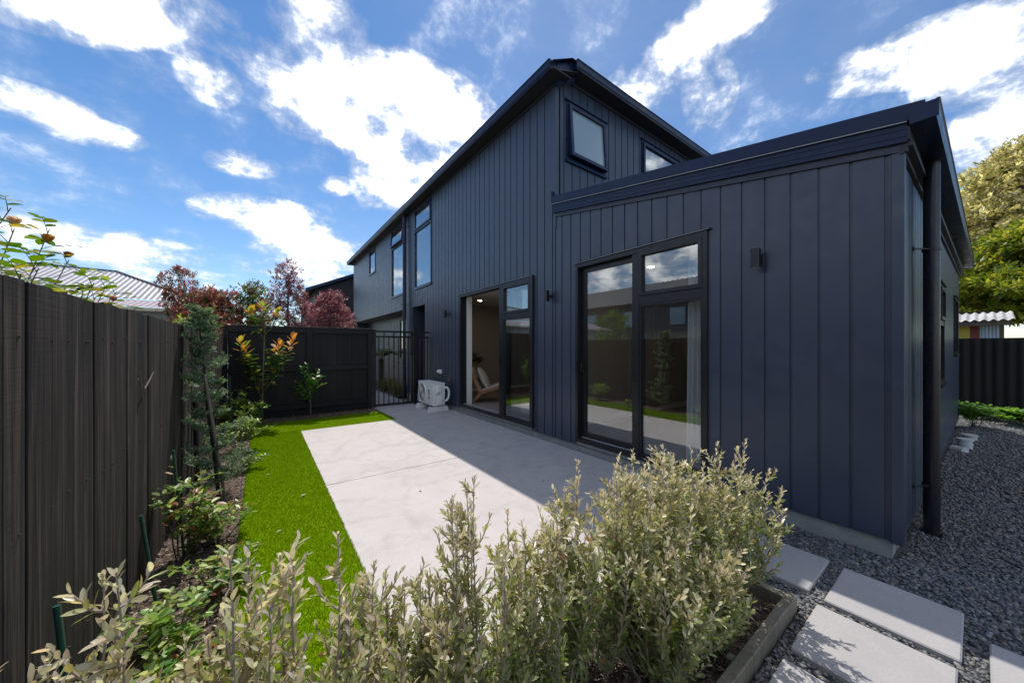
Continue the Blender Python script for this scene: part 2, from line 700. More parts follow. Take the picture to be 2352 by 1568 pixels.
def mk_glass(name, tint, ior, rough=0.0):
    t = NT(name)
    tr = t.n('ShaderNodeBsdfTransparent')
    tr.inputs[0].default_value = (*tint, 1)
    gl = t.n('ShaderNodeBsdfGlossy')
    gl.inputs['Color'].default_value = (.93, .96, .98, 1)
    gl.inputs['Roughness'].default_value = rough
    fr = t.n('ShaderNodeFresnel')
    g = t.n('ShaderNodeNewGeometry')
    t.l(t.map(g.outputs['Backfacing'], 0, 1, ior, 1 / ior), fr.inputs['IOR'])
    mx = t.n('ShaderNodeMixShader')
    t.l(fr.outputs[0], mx.inputs[0])
    t.l(tr.outputs[0], mx.inputs[1])
    t.l(gl.outputs[0], mx.inputs[2])
    t.done(mx)


mk_glass('glass', (.96, .98, .975), 2.25)
mk_glass('upper_glass', (.80, .86, .88), 3.4)


def mk_frosted():
    t = NT('frosted_glass')
    p = t.pbsdf((.30, .40, .48), .10, 0, None, .9)  # mirrored sky is put into the light blue base
    t.done(p)
    t = NT('sheer_fabric')
    d = t.n('ShaderNodeBsdfDiffuse')
    d.inputs[0].default_value = (.92, .94, .96, 1)
    r = t.n('ShaderNodeBsdfTranslucent')
    r.inputs[0].default_value = (.86, .88, .90, 1)
    tr = t.n('ShaderNodeBsdfTransparent')
    m1 = t.n('ShaderNodeMixShader')
    m1.inputs[0].default_value = .30
    t.l(d.outputs[0], m1.inputs[1])
    t.l(r.outputs[0], m1.inputs[2])
    m2 = t.n('ShaderNodeMixShader')
    m2.inputs[0].default_value = .05
    t.l(m1.outputs[0], m2.inputs[1])
    t.l(tr.outputs[0], m2.inputs[2])
    t.done(m2)
    t = NT('lamp_glow')
    e = t.n('ShaderNodeEmission')
    e.inputs[0].default_value = (1, .78, .50, 1)
    e.inputs[1].default_value = 38.0
    t.done(e)


mk_frosted()


def mk_iron(name, a, b, metal=.2, rough=.5, rust=None):
    t = NT(name)
    v = t.coords('World')
    c = t.mix(t.map(t.noise(v, 1.6, 5, .6), .35, .65), a, b)
    if rust:
        c = t.mix(t.map(t.noise(t.coords('World', (3, 3, .8)), 1.5, 6, .7), .5, .75, 0, .7), c, rust)
    t.done(t.pbsdf(c, rough, metal, None))


mk_iron('iron_pale', (.33, .325, .345), (.26, .26, .28))
mk_iron('iron_pink', (.33, .265, .29), (.27, .22, .24))
mk_iron('iron_dark', (.006, .006, .007), (.012, .011, .011), .0, .75, (.02, .017, .015))
mk_iron('iron_white', (.62, .62, .62), (.46, .46, .47), .1, .5, (.30, .20, .14))
mk_iron('iron_greyroof', (.17, .17, .175), (.13, .13, .135), .1, .5)


def mk_leaf(name, trans=.35, rough=.42, under=None, under_mix=.85, spec=.5, glow=(1.55, 1.5, .75)):
    """leaf colour comes from the leaf's own 'tint'; the underside may have its own colour"""
    t = NT(name)
    a = t.n('ShaderNodeAttribute', attribute_name='tint')
    c = a.outputs['Color']
    r = objrand(t)
    x = t.n('ShaderNodeVectorMath', operation='SCALE')
    t.l(c, x.inputs[0])
    t.l(t.map(r, 0, 1, .85, 1.15), x.inputs['Scale'])
    c = x.outputs[0]
    g = t.n('ShaderNodeNewGeometry')
    if under is not None:
        c = t.mix(t.math('MULTIPLY', g.outputs['Backfacing'], under_mix), c, under)
    p = t.pbsdf(c, rough, 0, None, spec)
    tl = t.n('ShaderNodeBsdfTranslucent')
    b = t.n('ShaderNodeVectorMath', operation='MULTIPLY')
    t.l(c, b.inputs[0])
    b.inputs[1].default_value = glow
    t.l(b.outputs[0], tl.inputs[0])
    m = t.n('ShaderNodeMixShader')
    m.inputs[0].default_value = trans
    t.l(p.outputs[0], m.inputs[1])
    t.l(tl.outputs[0], m.inputs[2])
    t.done(m)


mk_leaf('leaf_hedge', .42, .34, (.68, .60, .48), .30, .6, (1.35, 1.25, .85))
mk_leaf('leaf_gloss', .42, .38, None, 0, .5)
mk_leaf('leaf_magnolia', .50, .32, (.62, .25, .02), .85, .5)
mk_leaf('leaf_plain', .46, .5)
mk_leaf('leaf_needle', .22, .55)
mk_leaf('leaf_plum', .42, .4, None, 0, .6, (1.35, 1.05, 1.15))
mk_leaf('petal', .35, .6)


def mk_chips(name, rough):
    t = NT(name)
    a = t.n('ShaderNodeAttribute', attribute_name='tint')
    t.done(t.pbsdf(a.outputs['Color'], rough))


mk_chips('pebble', .62)
mk_chips('wood_chip', .9)
mk_leaf('grass_blade', .25, .7, None, 0, .06, (1.1, 1.1, .3))

# ------------------------------------------------------------------ numpy scatter of small pieces
T_LANCE = (np.array([(0, 0, 0), (.30, .46, .045), (.30, 0, 0), (.30, -.46, .045), (.66, .44, .02), (.66, 0, -.03), (.66, -.44, .02), (1, 0, -.05)], float),
           [(0, 1, 2), (0, 2, 3), (1, 4, 5, 2), (2, 5, 6, 3), (4, 7, 5), (5, 7, 6)])
T_OVAL = (np.array([(0, 0, 0), (.22, .34, .03), (.22, 0, 0), (.22, -.34, .03), (.55, .5, .03), (.55, 0, -.01), (.55, -.5, .03), (.82, .34, .0), (.82, 0, -.03), (.82, -.34, .0), (1, 0, -.06)], float),
          [(0, 1, 2), (0, 2, 3), (1, 4, 5, 2), (2, 5, 6, 3), (4, 7, 8, 5), (5, 8, 9, 6), (7, 10, 8), (8, 10, 9)])
T_SHADE = {8: np.array([.80, 1.10, .84, 1.06, 1.12, .90, 1.08, 1.12]), 11: np.array([.85, 1.08, 1.12, 1.02, 1.0, 1.15, .96, 1.04, 1.10, 1.0, 1.0])}
T_DIAM = (np.array([(0, 0, 0), (.45, .5, .03), (1, 0, 0), (.45, -.5, .03)], float), [(0, 3, 2, 1)])
T_TRI = (np.array([(0, .5, 0), (0, -.5, 0), (1, 0, 0)], float), [(0, 1, 2)])


def np_mesh(name, V, polys_sizes, loops, cols=None):
    me = bpy.data.meshes.new(name)
    me.vertices.add(len(V))
    me.vertices.foreach_set('co', np.ascontiguousarray(V, dtype=np.float32).ravel())
    me.loops.add(len(loops))
    me.loops.foreach_set('vertex_index', np.ascontiguousarray(loops, dtype=np.int32))
    me.polygons.add(len(polys_sizes))
    st = np.concatenate([[0], np.cumsum(polys_sizes)[:-1]]).astype(np.int32)
    me.polygons.foreach_set('loop_start', st)
    me.polygons.foreach_set('loop_total', np.asarray(polys_sizes, dtype=np.int32))
    if cols is not None:
        at = me.attributes.new('tint', 'FLOAT_COLOR', 'POINT')
        c4 = np.ones((len(V), 4), np.float32)
        c4[:, :3] = cols
        at.data.foreach_set('color', c4.ravel())
    me.update(calc_edges=True)
    me.validate()
    return me


def axes(D, U):
    X = D / np.maximum(np.linalg.norm(D, axis=1, keepdims=True), 1e-9)
    Z = U - X * np.sum(U * X, axis=1, keepdims=True)
    ln = np.linalg.norm(Z, axis=1, keepdims=True)
    bad = ln[:, 0] < 1e-4
    if bad.any():
        Z[bad] = np.cross(X[bad], np.array([1., 0, 0]))
        ln = np.linalg.norm(Z, axis=1, keepdims=True)
    Z = Z / np.maximum(ln, 1e-9)
    Y = np.cross(Z, X)
    return X, Y, Z


def scatter_mesh(name, tpl, P, X, Y, Z, sx, sy, sz, cols):
    tv, tf = tpl
    N, k = len(P), len(tv)
    V = (P[:, None, :] + X[:, None, :] * (tv[None, :, 0] * sx[:, None])[..., None]
         + Y[:, None, :] * (tv[None, :, 1] * sy[:, None])[..., None]
         + Z[:, None, :] * (tv[None, :, 2] * sz[:, None])[..., None]).reshape(-1, 3)
    sizes = np.tile([len(f) for f in tf], N)
    fl = np.array([i for f in tf for i in f])
    loops = (np.arange(N)[:, None] * k + fl[None, :]).ravel()
    sh = np.tile(T_SHADE.get(k, np.ones(k)), N)[:, None] if k in (8, 11) and name == 'foliage' else 1.0
    return np_mesh(name, V, sizes, loops, np.repeat(cols, k, axis=0) * sh)


UNIT_LEAF = {}


def unit_leaf(tpl_name, tpl, colr, mat):
    key = (tpl_name, tuple(round(c, 3) for c in colr), mat)
    if key not in UNIT_LEAF:
        tv, tf = tpl
        me = np_mesh('leaf', tv, [len(f) for f in tf], np.array([i for f in tf for i in f]), np.repeat(np.array([colr]), len(tv), axis=0) * T_SHADE.get(len(tv), np.ones(len(tv)))[:, None])
        me.materials.append(MATS[mat])
        me.polygons.foreach_set('use_smooth', [True] * len(me.polygons))
        UNIT_LEAF[key] = me
    return UNIT_LEAF[key]


class Leaves:
    """collects leaves; the ones that show largest become parts of their own, the rest one mass"""
    def __init__(self):
        self.P, self.D, self.U, self.L, self.W, self.C = [], [], [], [], [], []

    def add(self, p, d, u, l, w, c):
        self.P.append(tuple(p)); self.D.append(tuple(d)); self.U.append(tuple(u))
        self.L.append(l); self.W.append(w); self.C.append(tuple(c))

    def build(self, parent, mat, tpl=T_LANCE, tname='lance', n_parts=300, mass='foliage', part='leaf', zfold=1.0):
        if not self.P:
            return
        P, D, U = np.array(self.P, float), np.array(self.D, float), np.array(self.U, float)
        L, W, C = np.array(self.L), np.array(self.W), np.array(self.C)
        X, Y, Z = axes(D, U)
        org = np.array(world_org(parent))
        dist = np.linalg.norm(P - np.array([0, 0, CAM_H]), axis=1)
        score = L / dist * (0.6 + 0.8 * (P[:, 2] - P[:, 2].min()) / max(1e-3, np.ptp(P[:, 2])))
        order = np.argsort(-score)
        big = order[:n_parts]
        rest = order[n_parts:]
        for i in big:
            q = tuple(np.round(C[i] * 24) / 24 if C[i].max() > .12 else np.round(C[i] * 40) / 40)
            me = unit_leaf(tname, tpl, q, mat)
            o = bpy.data.objects.new(part, me)
            M = Matrix(((X[i][0] * L[i], Y[i][0] * W[i], Z[i][0] * L[i] * zfold, P[i][0] - org[0]),
                        (X[i][1] * L[i], Y[i][1] * W[i], Z[i][1] * L[i] * zfold, P[i][1] - org[1]),
                        (X[i][2] * L[i], Y[i][2] * W[i], Z[i][2] * L[i] * zfold, P[i][2] - org[2]), (0, 0, 0, 1)))
            o.parent = parent
            o.matrix_basis = M
            col.objects.link(o)
        if len(rest):
            me = scatter_mesh(mass, tpl, P[rest] - org, X[rest], Y[rest], Z[rest], L[rest], W[rest], L[rest] * zfold, C[rest])
            me.polygons.foreach_set('use_smooth', [True] * len(me.polygons))
            o = link(mass, me, MATS[mat], parent)
            o['kind'] = 'stuff'


def jit(c, rg, k=.15):
    f = 1 + rg.uniform(-k, k)
    return tuple(max(.002, x * f * (1 + rg.uniform(-k * .4, k * .4))) for x in c)


def lerp3(a, b, t):
    return tuple(x + (y - x) * t for x, y in zip(a, b))

# ------------------------------------------------------------------ ground
GZ = -0.030       # gravel level
def sheet(name, pts, z, mat, kind='structure', thick=None):
    mb = MB()
    n = len(pts)
    if thick is None:
        mb.add([(x, y, z) for x, y in pts], [tuple(range(n))])
    else:
        mb.prism(pts, z - thick, z, lambda p, q, t: (p, q, t))
    o = mb.build(name, MATS[mat])
    o['kind'] = kind
    return o


o = sheet('ground', [(-400, -400), (400, -400), (400, 400), (-400, 400)], -.09, 'earth')
tag(o, 'dull earth and grass ground stretching away under everything', 'ground')
o = sheet('gravel_bed', [(1.1, -3.0), (12.4, -3.0), (12.4, .62), (3.30, .62), (3.30, 1.245), (2.29, 1.245), (2.29, .555), (1.1, .555)], GZ, 'gravel_base')
tag(o, 'grey gravel surface running round the house corner', 'gravel bed')


def slab(pts, z, label, mat='concrete', thick=.12, bev=.004, name='patio_slab'):
    bm = bmesh.new()
    vs = [bm.verts.new((x, y, z - thick)) for x, y in pts]
    f = bm.faces.new(vs)
    r = bmesh.ops.extrude_face_region(bm, geom=[f])
    bmesh.ops.translate(bm, verts=[v for v in r['geom'] if isinstance(v, bmesh.types.BMVert)], vec=(0, 0, thick))
    bmesh.ops.recalc_face_normals(bm, faces=bm.faces[:])
    top = [e for e in bm.edges if all(abs(v.co.z - z) < 1e-5 for v in e.verts)]
    bmesh.ops.bevel(bm, geom=top, offset=bev, segments=2, affect='EDGES', profile=.5)
    me = bpy.data.meshes.new(name)
    bm.to_mesh(me)
    bm.free()
    o = link(name, me, MATS[mat])
    o['kind'] = 'structure'
    o['label'] = label
    o['category'] = 'patio'
    return o


slab([(.50, 1.25), (3.318, 1.25), (3.318, 3.776), (.50, 3.776)], 0, 'pale exposed concrete patio slab in front of the closed glass doors')
slab([(.50, 3.784), (3.318, 3.784), (3.318, 6.476), (2.03, 6.476), (.50, 6.476)], 0, 'pale concrete patio slab in front of the open sliding door')
slab([(2.035, 6.484), (3.318, 6.484), (3.318, 8.00), (2.035, 8.00)], 0, 'shaded concrete slab under the heat pump beside the gate')
o = slab([(1.9, 8.02), (2.95, 8.02), (2.95, 20.), (1.9, 20.)], -.02, 'grey paved path leading away beyond the black gate', 'path_concrete')
o['category'] = 'path'
for k in range(10):
    y0 = 8.06 + k * .62
    mb = MB().bbox(1.95, 2.90, y0, y0 + .60, -.035, -.008, .004)
    mb.build('paver', MATS['path_concrete'], o)

# stepping stones in the gravel
STONES = [(2.465, .560, .455, .455, 'half-hidden grey stepping stone behind the shrubs nearest the foundation'),
          (2.440, .042, .460, .450, 'grey stepping stone with only its outer edge in sunlight'),
          (1.930, .050, .440, .455, 'sunlit grey stepping stone crossed by a leafy branch shadow'),
          (1.400, .050, .445, .455, 'grey stepping stone dappled with shade beside the timber edging'),
          (2.250, -.480, .450, .450, 'grey stepping stone set apart at the corner of the gravel path'),
          (2.75, -.50, .45, .45, 'grey stepping stone out beyond the isolated one on the path')]
for i, (x, y, w, d, lb) in enumerate(STONES[:5]):
    mb = MB().bbox(x, x + w, y, y + d, -.06, .0 - .002 * (i % 2), .006)
    o = mb.build('stepping_stone', MATS['paver_stone'])
    tag(o, lb, 'stepping stone', 'stepping stones in the gravel')

# artificial turf, an L
TURF = [(-.13, 1.26), (.496, 1.26), (.496, 6.476), (2.03, 6.476), (2.03, 6.50), (1.99, 7.46), (-.13, 7.38)]
turf = sheet('turf', TURF, .004, 'turf_base', 'structure', .06)
tag(turf, 'bright green artificial turf strip bending along the patio', 'turf')


def inpoly(P, poly):
    x, y = P[:, 0], P[:, 1]
    r = np.zeros(len(P), bool)
    n = len(poly)
    for i in range(n):
        x0, y0 = poly[i]
        x1, y1 = poly[(i + 1) % n]
        c = ((y0 > y) != (y1 > y)) & (x < (x1 - x0) * (y - y0) / (y1 - y0 + 1e-12) + x0)
        r ^= c
    return r


rg = np.random.default_rng(3)
Q = np.concatenate([rg.uniform((-.145, 1.25), (.505, 6.5), (105000, 2)), rg.uniform((-.145, 6.4), (2.04, 7.48), (42000, 2))])
Q = Q[inpoly(Q, [(-.14, 1.25), (.505, 1.25), (.505, 6.47), (2.04, 6.47), (2.04, 6.5), (1.995, 7.465), (-.14, 7.385)])]
N = len(Q)
P = np.column_stack([Q, np.full(N, .002)])
D = np.column_stack([rg.normal(0, .42, N), rg.normal(-.12, .42, N), np.ones(N)])
U = rg.normal(0, 1, (N, 3))
X, Y, Z = axes(D, U)
C = np.array([.205, .345, .0003]) * rg.uniform(.55, 1.35, (N, 1)) + rg.uniform(0, .06, (N, 1)) * np.array([1.2, .9, .0])
L = rg.uniform(.010, .021, N)
me = scatter_mesh('turf_blades', T_TRI, P, X, Y, Z, L, np.full(N, .0038), L, C)
o = link('turf_blades', me, MATS['grass_blade'])
tag(o, 'short bright green plastic blades of the turf', 'turf blades', kind='stuff')

# mulch beds
for nm, pts, z, lb in (('planting_bed', [(-.56, -.6), (-.56, 7.96), (-.131, 7.96), (-.131, 1.25), (2.20, 1.25), (2.20, .60), (-.3, .60), (-.3, -.6)], -.012, 'bark mulch planting bed along the brown fence and under the hedge'),
                       ('planting_bed', [(-.131, 7.38), (1.99, 7.46), (1.99, 7.96), (-.131, 7.96)], -.014, 'narrow bark mulch bed at the foot of the black fence'),
                       ('planting_bed', [(2.955, 9.6), (3.86, 9.6), (3.86, 20), (2.955, 20)], -.03, 'planting bed under the overhang beyond the gate')):
    o = sheet(nm, pts, z, 'mulch_base')
    tag(o, lb, 'planting bed')
T_CHIP = (np.array([(-.5, -.5, 0), (.5, -.35, 0), (.45, .5, 0), (-.45, .4, 0), (-.3, -.2, .4), (.35, -.1, .3), (.3, .25, .4), (-.3, .2, .25)], float),
          [(0, 3, 2, 1), (4, 5, 6, 7), (0, 1, 5, 4), (1, 2, 6, 5), (2, 3, 7, 6), (3, 0, 4, 7)])
Q = np.concatenate([rg.uniform((-.55, 1.25), (-.12, 7.9), (5200, 2)), rg.uniform((-.13, 7.36), (2.0, 7.95), (1700, 2)), rg.uniform((-.3, .6), (2.2, 1.25), (3800, 2)), rg.uniform((2.96, 9.6), (3.8, 14), (900, 2))])
Q = Q[~((Q[:, 0] > -.135) & (Q[:, 1] > 1.27) & (Q[:, 1] < 7.37) & (Q[:, 0] < 2.1))]
N = len(Q)
P = np.column_stack([Q, rg.uniform(-.016, .012, N)])
D = np.column_stack([rg.normal(0, 1, N), rg.normal(0, 1, N), rg.normal(0, .25, N)])
U = np.column_stack([rg.normal(0, .35, N), rg.normal(0, .35, N), np.ones(N)])
X, Y, Z = axes(D, U)
L = rg.uniform(.012, .05, N)
W = rg.uniform(.004, .012, N)
base = np.array([(.30, .22, .165), (.16, .105, .075), (.40, .32, .25), (.10, .07, .055)])[rg.integers(0, 4, N)]
C = base * rg.uniform(.7, 1.25, (N, 1))
me = scatter_mesh('bark_chips', T_CHIP, P, X, Y, Z, L, W, np.full(N, .006), C)
o = link('bark_chips', me, MATS['wood_chip'])
tag(o, 'loose brown bark chips covering the planting beds', 'bark chips', kind='stuff')

# gravel: crushed pebbles as real stones
ph = (1 + 5 ** .5) / 2
ico = np.array([(-1, ph, 0), (1, ph, 0), (-1, -ph, 0), (1, -ph, 0), (0, -1, ph), (0, 1, ph), (0, -1, -ph), (0, 1, -ph), (ph, 0, -1), (ph, 0, 1), (-ph, 0, -1), (-ph, 0, 1)], float) / 1.9 / 2
icf = [(0, 11, 5), (0, 5, 1), (0, 1, 7), (0, 7, 10), (0, 10, 11), (1, 5, 9), (5, 11, 4), (11, 10, 2), (10, 7, 6), (7, 1, 8), (3, 9, 4), (3, 4, 2), (3, 2, 6), (3, 6, 8), (3, 8, 9), (4, 9, 5), (2, 4, 11), (6, 2, 10), (8, 6, 7), (9, 8, 1)]
stones_rect = [(x + .002, x + w - .002, y + .002, y + d - .002) for x, y, w, d, _ in STONES[:5]]
gv, gs, gl, gc = [], 0, [], []
meshes = []


def pebbles(n, x0, x1, y0, y1, s0, s1, seed):
    r = np.random.default_rng(seed)
    Q = r.uniform((x0, y0), (x1, y1), (n, 2))
    keep = np.ones(n, bool)
    for a, b, c, d in stones_rect:
        keep &= ~((Q[:, 0] > a) & (Q[:, 0] < b) & (Q[:, 1] > c) & (Q[:, 1] < d))
    keep &= ~((Q[:, 0] > 3.31) & (Q[:, 1] > .30 - (Q[:, 0] - 3.3) * .0144))
    keep &= ~((Q[:, 0] < 2.295) & (Q[:, 1] > .55))
    keep &= Q[:, 1] < 1.24
    Q = Q[keep]
    n = len(Q)
    s = r.uniform(s0, s1, n)
    P = np.column_stack([Q, GZ + r.uniform(-.25, .75, n) * s * .5])
    D = r.normal(0, 1, (n, 3)) * np.array([1, 1, .35])
    U = r.normal(0, .5, (n, 3)) + np.array([0, 0, 1])
    X, Y, Z = axes(D, U)
    pal = np.array([(.13, .135, .145), (.19, .195, .20), (.085, .088, .098), (.25, .245, .235), (.23, .195, .155), (.16, .16, .165)])
    C = pal[r.choice(6, n, p=[.28, .24, .16, .12, .06, .14])] * r.uniform(.60, 1.2, (n, 1))
    tv = ico * (1 + r.uniform(-.22, .22, ico.shape))
    return scatter_mesh('gravel', (tv, icf), P, X, Y, Z, s * r.uniform(1., 1.5, n), s, s * r.uniform(.5, .85, n), C)


for k, (a) in enumerate([(15000, 1.35, 3.4, -.9, .62, .012, .025), (2600, 2.29, 3.33, .5, 1.25, .012, .024), (13000, 3.3, 5.4, -1.2, .31, .012, .025), (20000, 5.4, 11.6, -1.4, .31, .017, .031)]):
    me = pebbles(*a, 20 + k)
    o = link('gravel', me, MATS['pebble'])
    tag(o, ['loose grey gravel between the stepping stones', 'loose gravel beside the concrete foundation behind the hedge', 'shaded loose gravel at the foot of the big downpipe', 'loose gravel running back to the corrugated fence'][k], 'gravel', kind='stuff')

# timber edging of the hedge bed
edging = empty('timber_edging', (2.25, .58, 0), 'weathered pale timber edging round the corner of the hedge bed', 'edging')
MB().bbox(-.30, 2.262, .560, .605, -.07, .055, .004).build('edging_board', MATS['edging_timber'], edging)
MB().bbox(2.214, 2.260, .608, 1.244, -.07, .045, .004).build('edging_board', MATS['edging_timber'], edging)
MB().bbox(1.60, 1.64, .6055, .640, -.07, .035, .003).build('peg', MATS['edging_timber'], edging)

# ------------------------------------------------------------------ the house
house = empty('house', (3.3, 3.49, 0), 'dark navy two-storey house clad in vertical boards with a lower wing', 'house')
FX = 3.3
BW, GR, GD = .1665, .018, .010


def cut_intervals(z0, z1, holes):
    iv = [(z0, z1)]
    for a, b in holes:
        new = []
        for p, q in iv:
            if b <= p or a >= q:
                new.append((p, q))
            else:
                if a > p:
                    new.append((p, a))
                if b < q:
                    new.append((b, q))
        iv = new
    return [(p, q) for p, q in iv if q - p > .004]


def clad_wall(name, fr, s0, s1, zb, zt, holes, phase=0., mat='navy_cladding', label=None):
    """holes: (s0, s1, z0, z1); zt may be a function of s.  The wall is a lining with boards fixed on it."""
    top = zt if callable(zt) else (lambda s: zt)
    # lining
    cuts = sorted({s0, s1, *[h[0] for h in holes if s0 < h[0] < s1], *[h[1] for h in holes if s0 < h[1] < s1]})
    mb = MB()
    for a, b in zip(cuts, cuts[1:]):
        mid = (a + b) / 2
        for p, q in cut_intervals(zb + .02, min(top(a), top(b)) - .02, [(h[2], h[3]) for h in holes if h[0] < mid < h[1]]):
            mb.box(a, b, -.10, -.022, p, q, fr)
    wall = mb.build(name, MATS['navy_trim'], house)
    if label:
        wall['label'] = label
    s = s0 + phase
    edges = [s0]
    while s < s1 - .01:
        if s > s0 + .01:
            edges.append(s)
        s += BW
    edges.append(s1)
    worg = world_org(wall)
    for a, b in zip(edges, edges[1:]):
        br = {a, b}
        if b - GR > a:
            br.add(b - GR)
        for h in holes:
            for e in (h[0], h[1]):
                if a + .004 < e < b - .004:
                    br.add(e)
        br = sorted(br)
        strips = []
        for p, q in zip(br, br[1:]):
            mid = (p + q) / 2
            hs = [(h[2], h[3]) for h in holes if h[0] < mid < h[1]]
            n = -GD if mid > b - GR else 0.
            strips.append((p, q, n, cut_intervals(zb, 99, hs)))
        same = all(len(st[3]) == len(strips[0][3]) and all(abs(x[0] - y[0]) + abs(x[1] - y[1]) < 1e-6 for x, y in zip(st[3], strips[0][3])) for st in strips)
        groups = []
        if same:
            for k in range(len(strips[0][3])):
                groups.append([(p, q, n, iv[k]) for p, q, n, iv in strips])
        else:
            groups.append([(p, q, n, z) for p, q, n, iv in strips for z in iv])
        for g in groups:
            mb = MB()
            for p, q, n, (za, zb_) in g:
                t0, t1 = min(top(p), zb_), min(top(q), zb_)
                if t0 - za < .003 or t1 - za < .003:
                    continue
                vs = [fr.P(p, n, za), fr.P(q, n, za), fr.P(q, n, t1), fr.P(p, n, t0),
                      fr.P(p, -.0215, za), fr.P(q, -.0215, za), fr.P(q, -.0215, t1), fr.P(p, -.0215, t0)]
                mb.add(vs, [(0, 1, 2, 3), (5, 4, 7, 6), (4, 0, 3, 7), (1, 5, 6, 2), (3, 2, 6, 7), (4, 5, 1, 0)])
            if mb.v:
                mb.build('weatherboard', MATS[mat], wall)
    return wall


FR_F = Frame((FX, 0, 0), (0, 1, 0), (-1, 0, 0))            # front: s = y
FR_E = Frame((FX, 3.49, 0), (1, 0, 0), (0, -1, 0))          # end wall of the upper storey: s = x - 3.3
FR_R = Frame((FX, .295, 0), (1, -.0144, 0), (-.0144, -1, 0))  # side wall of the low wing
FR_G = Frame((3.86, 0, 0), (0, 1, 0), (-1, 0, 0))           # recessed ground-floor wall beyond the entry
FR_C = Frame((4.35, 0, 0), (0, 1, 0), (-1, 0, 0))           # back of the entry recess

D2 = (1.462, 3.088, .142, 2.425)
D1 = (3.985, 6.310, .142, 2.425)
ENT = (8.214, 9.093, .02, 2.432)
WA = (7.80, 8.92, 2.905, 5.0)
WB = (9.765, 10.92, 2.90, 4.99)
WC = (12.85, 13.72, 4.09, 4.95)
low_top = lambda s: 2.605 + (s - .29) * .178
clad_wall('front_wall', FR_F, .335, 3.49, .095, low_top, [D2], .03, label='shaded front wall of the low wing')
clad_wall('front_wall', FR_F, 3.49, 9.60, .095, 5.02, [D1, ENT, WA], .06, label='tall front wall of the main block')
clad_wall('front_wall', FR_F, 9.60, 16.5, 2.435, 5.03, [WB, WC], .05, label='overhanging upper storey wall beyond the entry')
WE1 = (.215, 1.09, 4.045, 4.885)
WE2 = (2.06, 3.37, 4.05, 4.99)
end_top = lambda s: 5.005 + .18 * min(s, .297) / .297 + 0 * s
clad_wall('end_wall', FR_E, .05, 6.6, 2.85, end_top, [WE1, WE2], .13, label='end wall of the upper storey above the low roof')
WR1 = (2.62, 3.25, .95, 2.06)
WR2 = (5.15, 6.1, 1.25, 2.12)
clad_wall('side_wall', FR_R, .04, 6.6, .095, 2.615, [WR1, WR2], .03, label='side wall of the low wing along the gravel')
WG = (11.15, 11.85, .95, 2.30)
clad_wall('recessed_wall', FR_G, 9.6, 16.5, .10, 2.435, [WG], .03, label='recessed ground floor wall under the overhang')
clad_wall('entry_wall', FR_C, 8.2, 9.1, .02, 2.44, [], .0, label='dark back wall of the entry recess')
mb = MB()
mb.box(3.302, 4.35, 8.10, 8.212, .02, 2.44)
mb.box(3.302, 4.35, 9.095, 9.20, .02, 2.44)
mb.box(3.32, 4.35, 8.212, 9.095, 2.434, 2.50)
mb.build('entry_lining', MATS['navy_trim'], house)
MB().box(3.31, 4.35, 8.214, 9.093, -.05, .018).build('entry_step', MATS['path_concrete'], house)
# closing walls not in view
mb = MB()
mb.box(3.42, 9.9, 16.4, 16.5, 0, 5.0)
mb.box(9.8, 9.9, .3, 16.4, 0, 2.6)
mb.box(9.75, 9.85, 3.5, 16.4, 2.6, 5.0)
mb.box(3.40, 3.86, 9.5, 9.595, .0, 2.43)
mb.build('rear_wall', MATS['navy_cladding'], house)

# corner trims
MB().bbox(FX - .012, FX + .06, .275, .334, .085, 2.60, .003).build('corner_trim', MATS['navy_cladding'], house)
mb = MB().bbox(FX - .014, FX + .056, 3.466, 3.4895, 3.0, 4.97, .002)
mb.build('corner_trim', MATS['navy_cladding'], house)
MB().bbox(FX - .014, FX - .0005, 3.490, 3.545, 3.47, 4.98, .002).build('corner_trim', MATS['navy_cladding'], house)
# scotia under soffits
MB().box(FX - .020, FX - .001, 3.47, 9.6, 4.985, 5.022).build('cornice', MATS['navy_trim'], house)
MB().box(FX - .020, FX - .001, 9.6, 16.52, 4.99, 5.032).build('cornice', MATS['navy_trim'], house)
fr = FR_E
mb = MB()
mb.add([fr.P(0, .0, 4.96), fr.P(.297, 0, 5.14), fr.P(.297, 0, 5.185), fr.P(0, 0, 5.005), fr.P(0, .02, 4.96), fr.P(.297, .02, 5.14), fr.P(.297, .02, 5.185), fr.P(0, .02, 5.005)],
       [(0, 1, 2, 3), (7, 6, 5, 4), (0, 4, 5, 1), (3, 2, 6, 7), (0, 3, 7, 4), (1, 5, 6, 2)])
mb.box(.298, 6.6, 0.001, .022, 5.143, 5.187, fr)
mb.build('cornice', MATS['navy_trim'], house)


# ---- foundations
mb = MB()
mb.box(3.325, 3.5, .33, 9.6, -.10, .094)
mb.box(3.885, 4.0, 9.6, 16.5, -.10, .098)
mb.box(3.50, 9.9, .325, .50, -.10, .094)
mb.build('foundation', MATS['foundation_concrete'], house)

# ---- roof of the tall block (clipped gable) with eaves
mb = MB()
ex, ez = 3.06, 5.10
ridge_x, pitch = 6.6, math.tan(R(29))
rz = ez + (ridge_x - ex) * pitch
ze = 5.30
xe = ex + (ze - ez) / pitch
mb.add([(ex, 3.27, ez), (xe, 3.27, ze), (2 * ridge_x - xe, 3.27, ze), (2 * ridge_x - ex, 3.27, ez), (2 * ridge_x - ex, 16.75, ez), (ridge_x, 16.75, rz), (ex, 16.75, ez), (ridge_x, 3.27 + (rz - ze) / 1.1, rz)],
       [(0, 1, 7, 5, 6), (1, 2, 7), (2, 3, 4, 5, 7)])
mb.build('roof', MATS['navy_metal'], house)
# soffit and gutter on the front
sof = MB()
sof.box(3.10, 3.42, 3.30, 16.70, 5.034, 5.046)
sof.build('soffit', MATS['soffit_dark'], house)


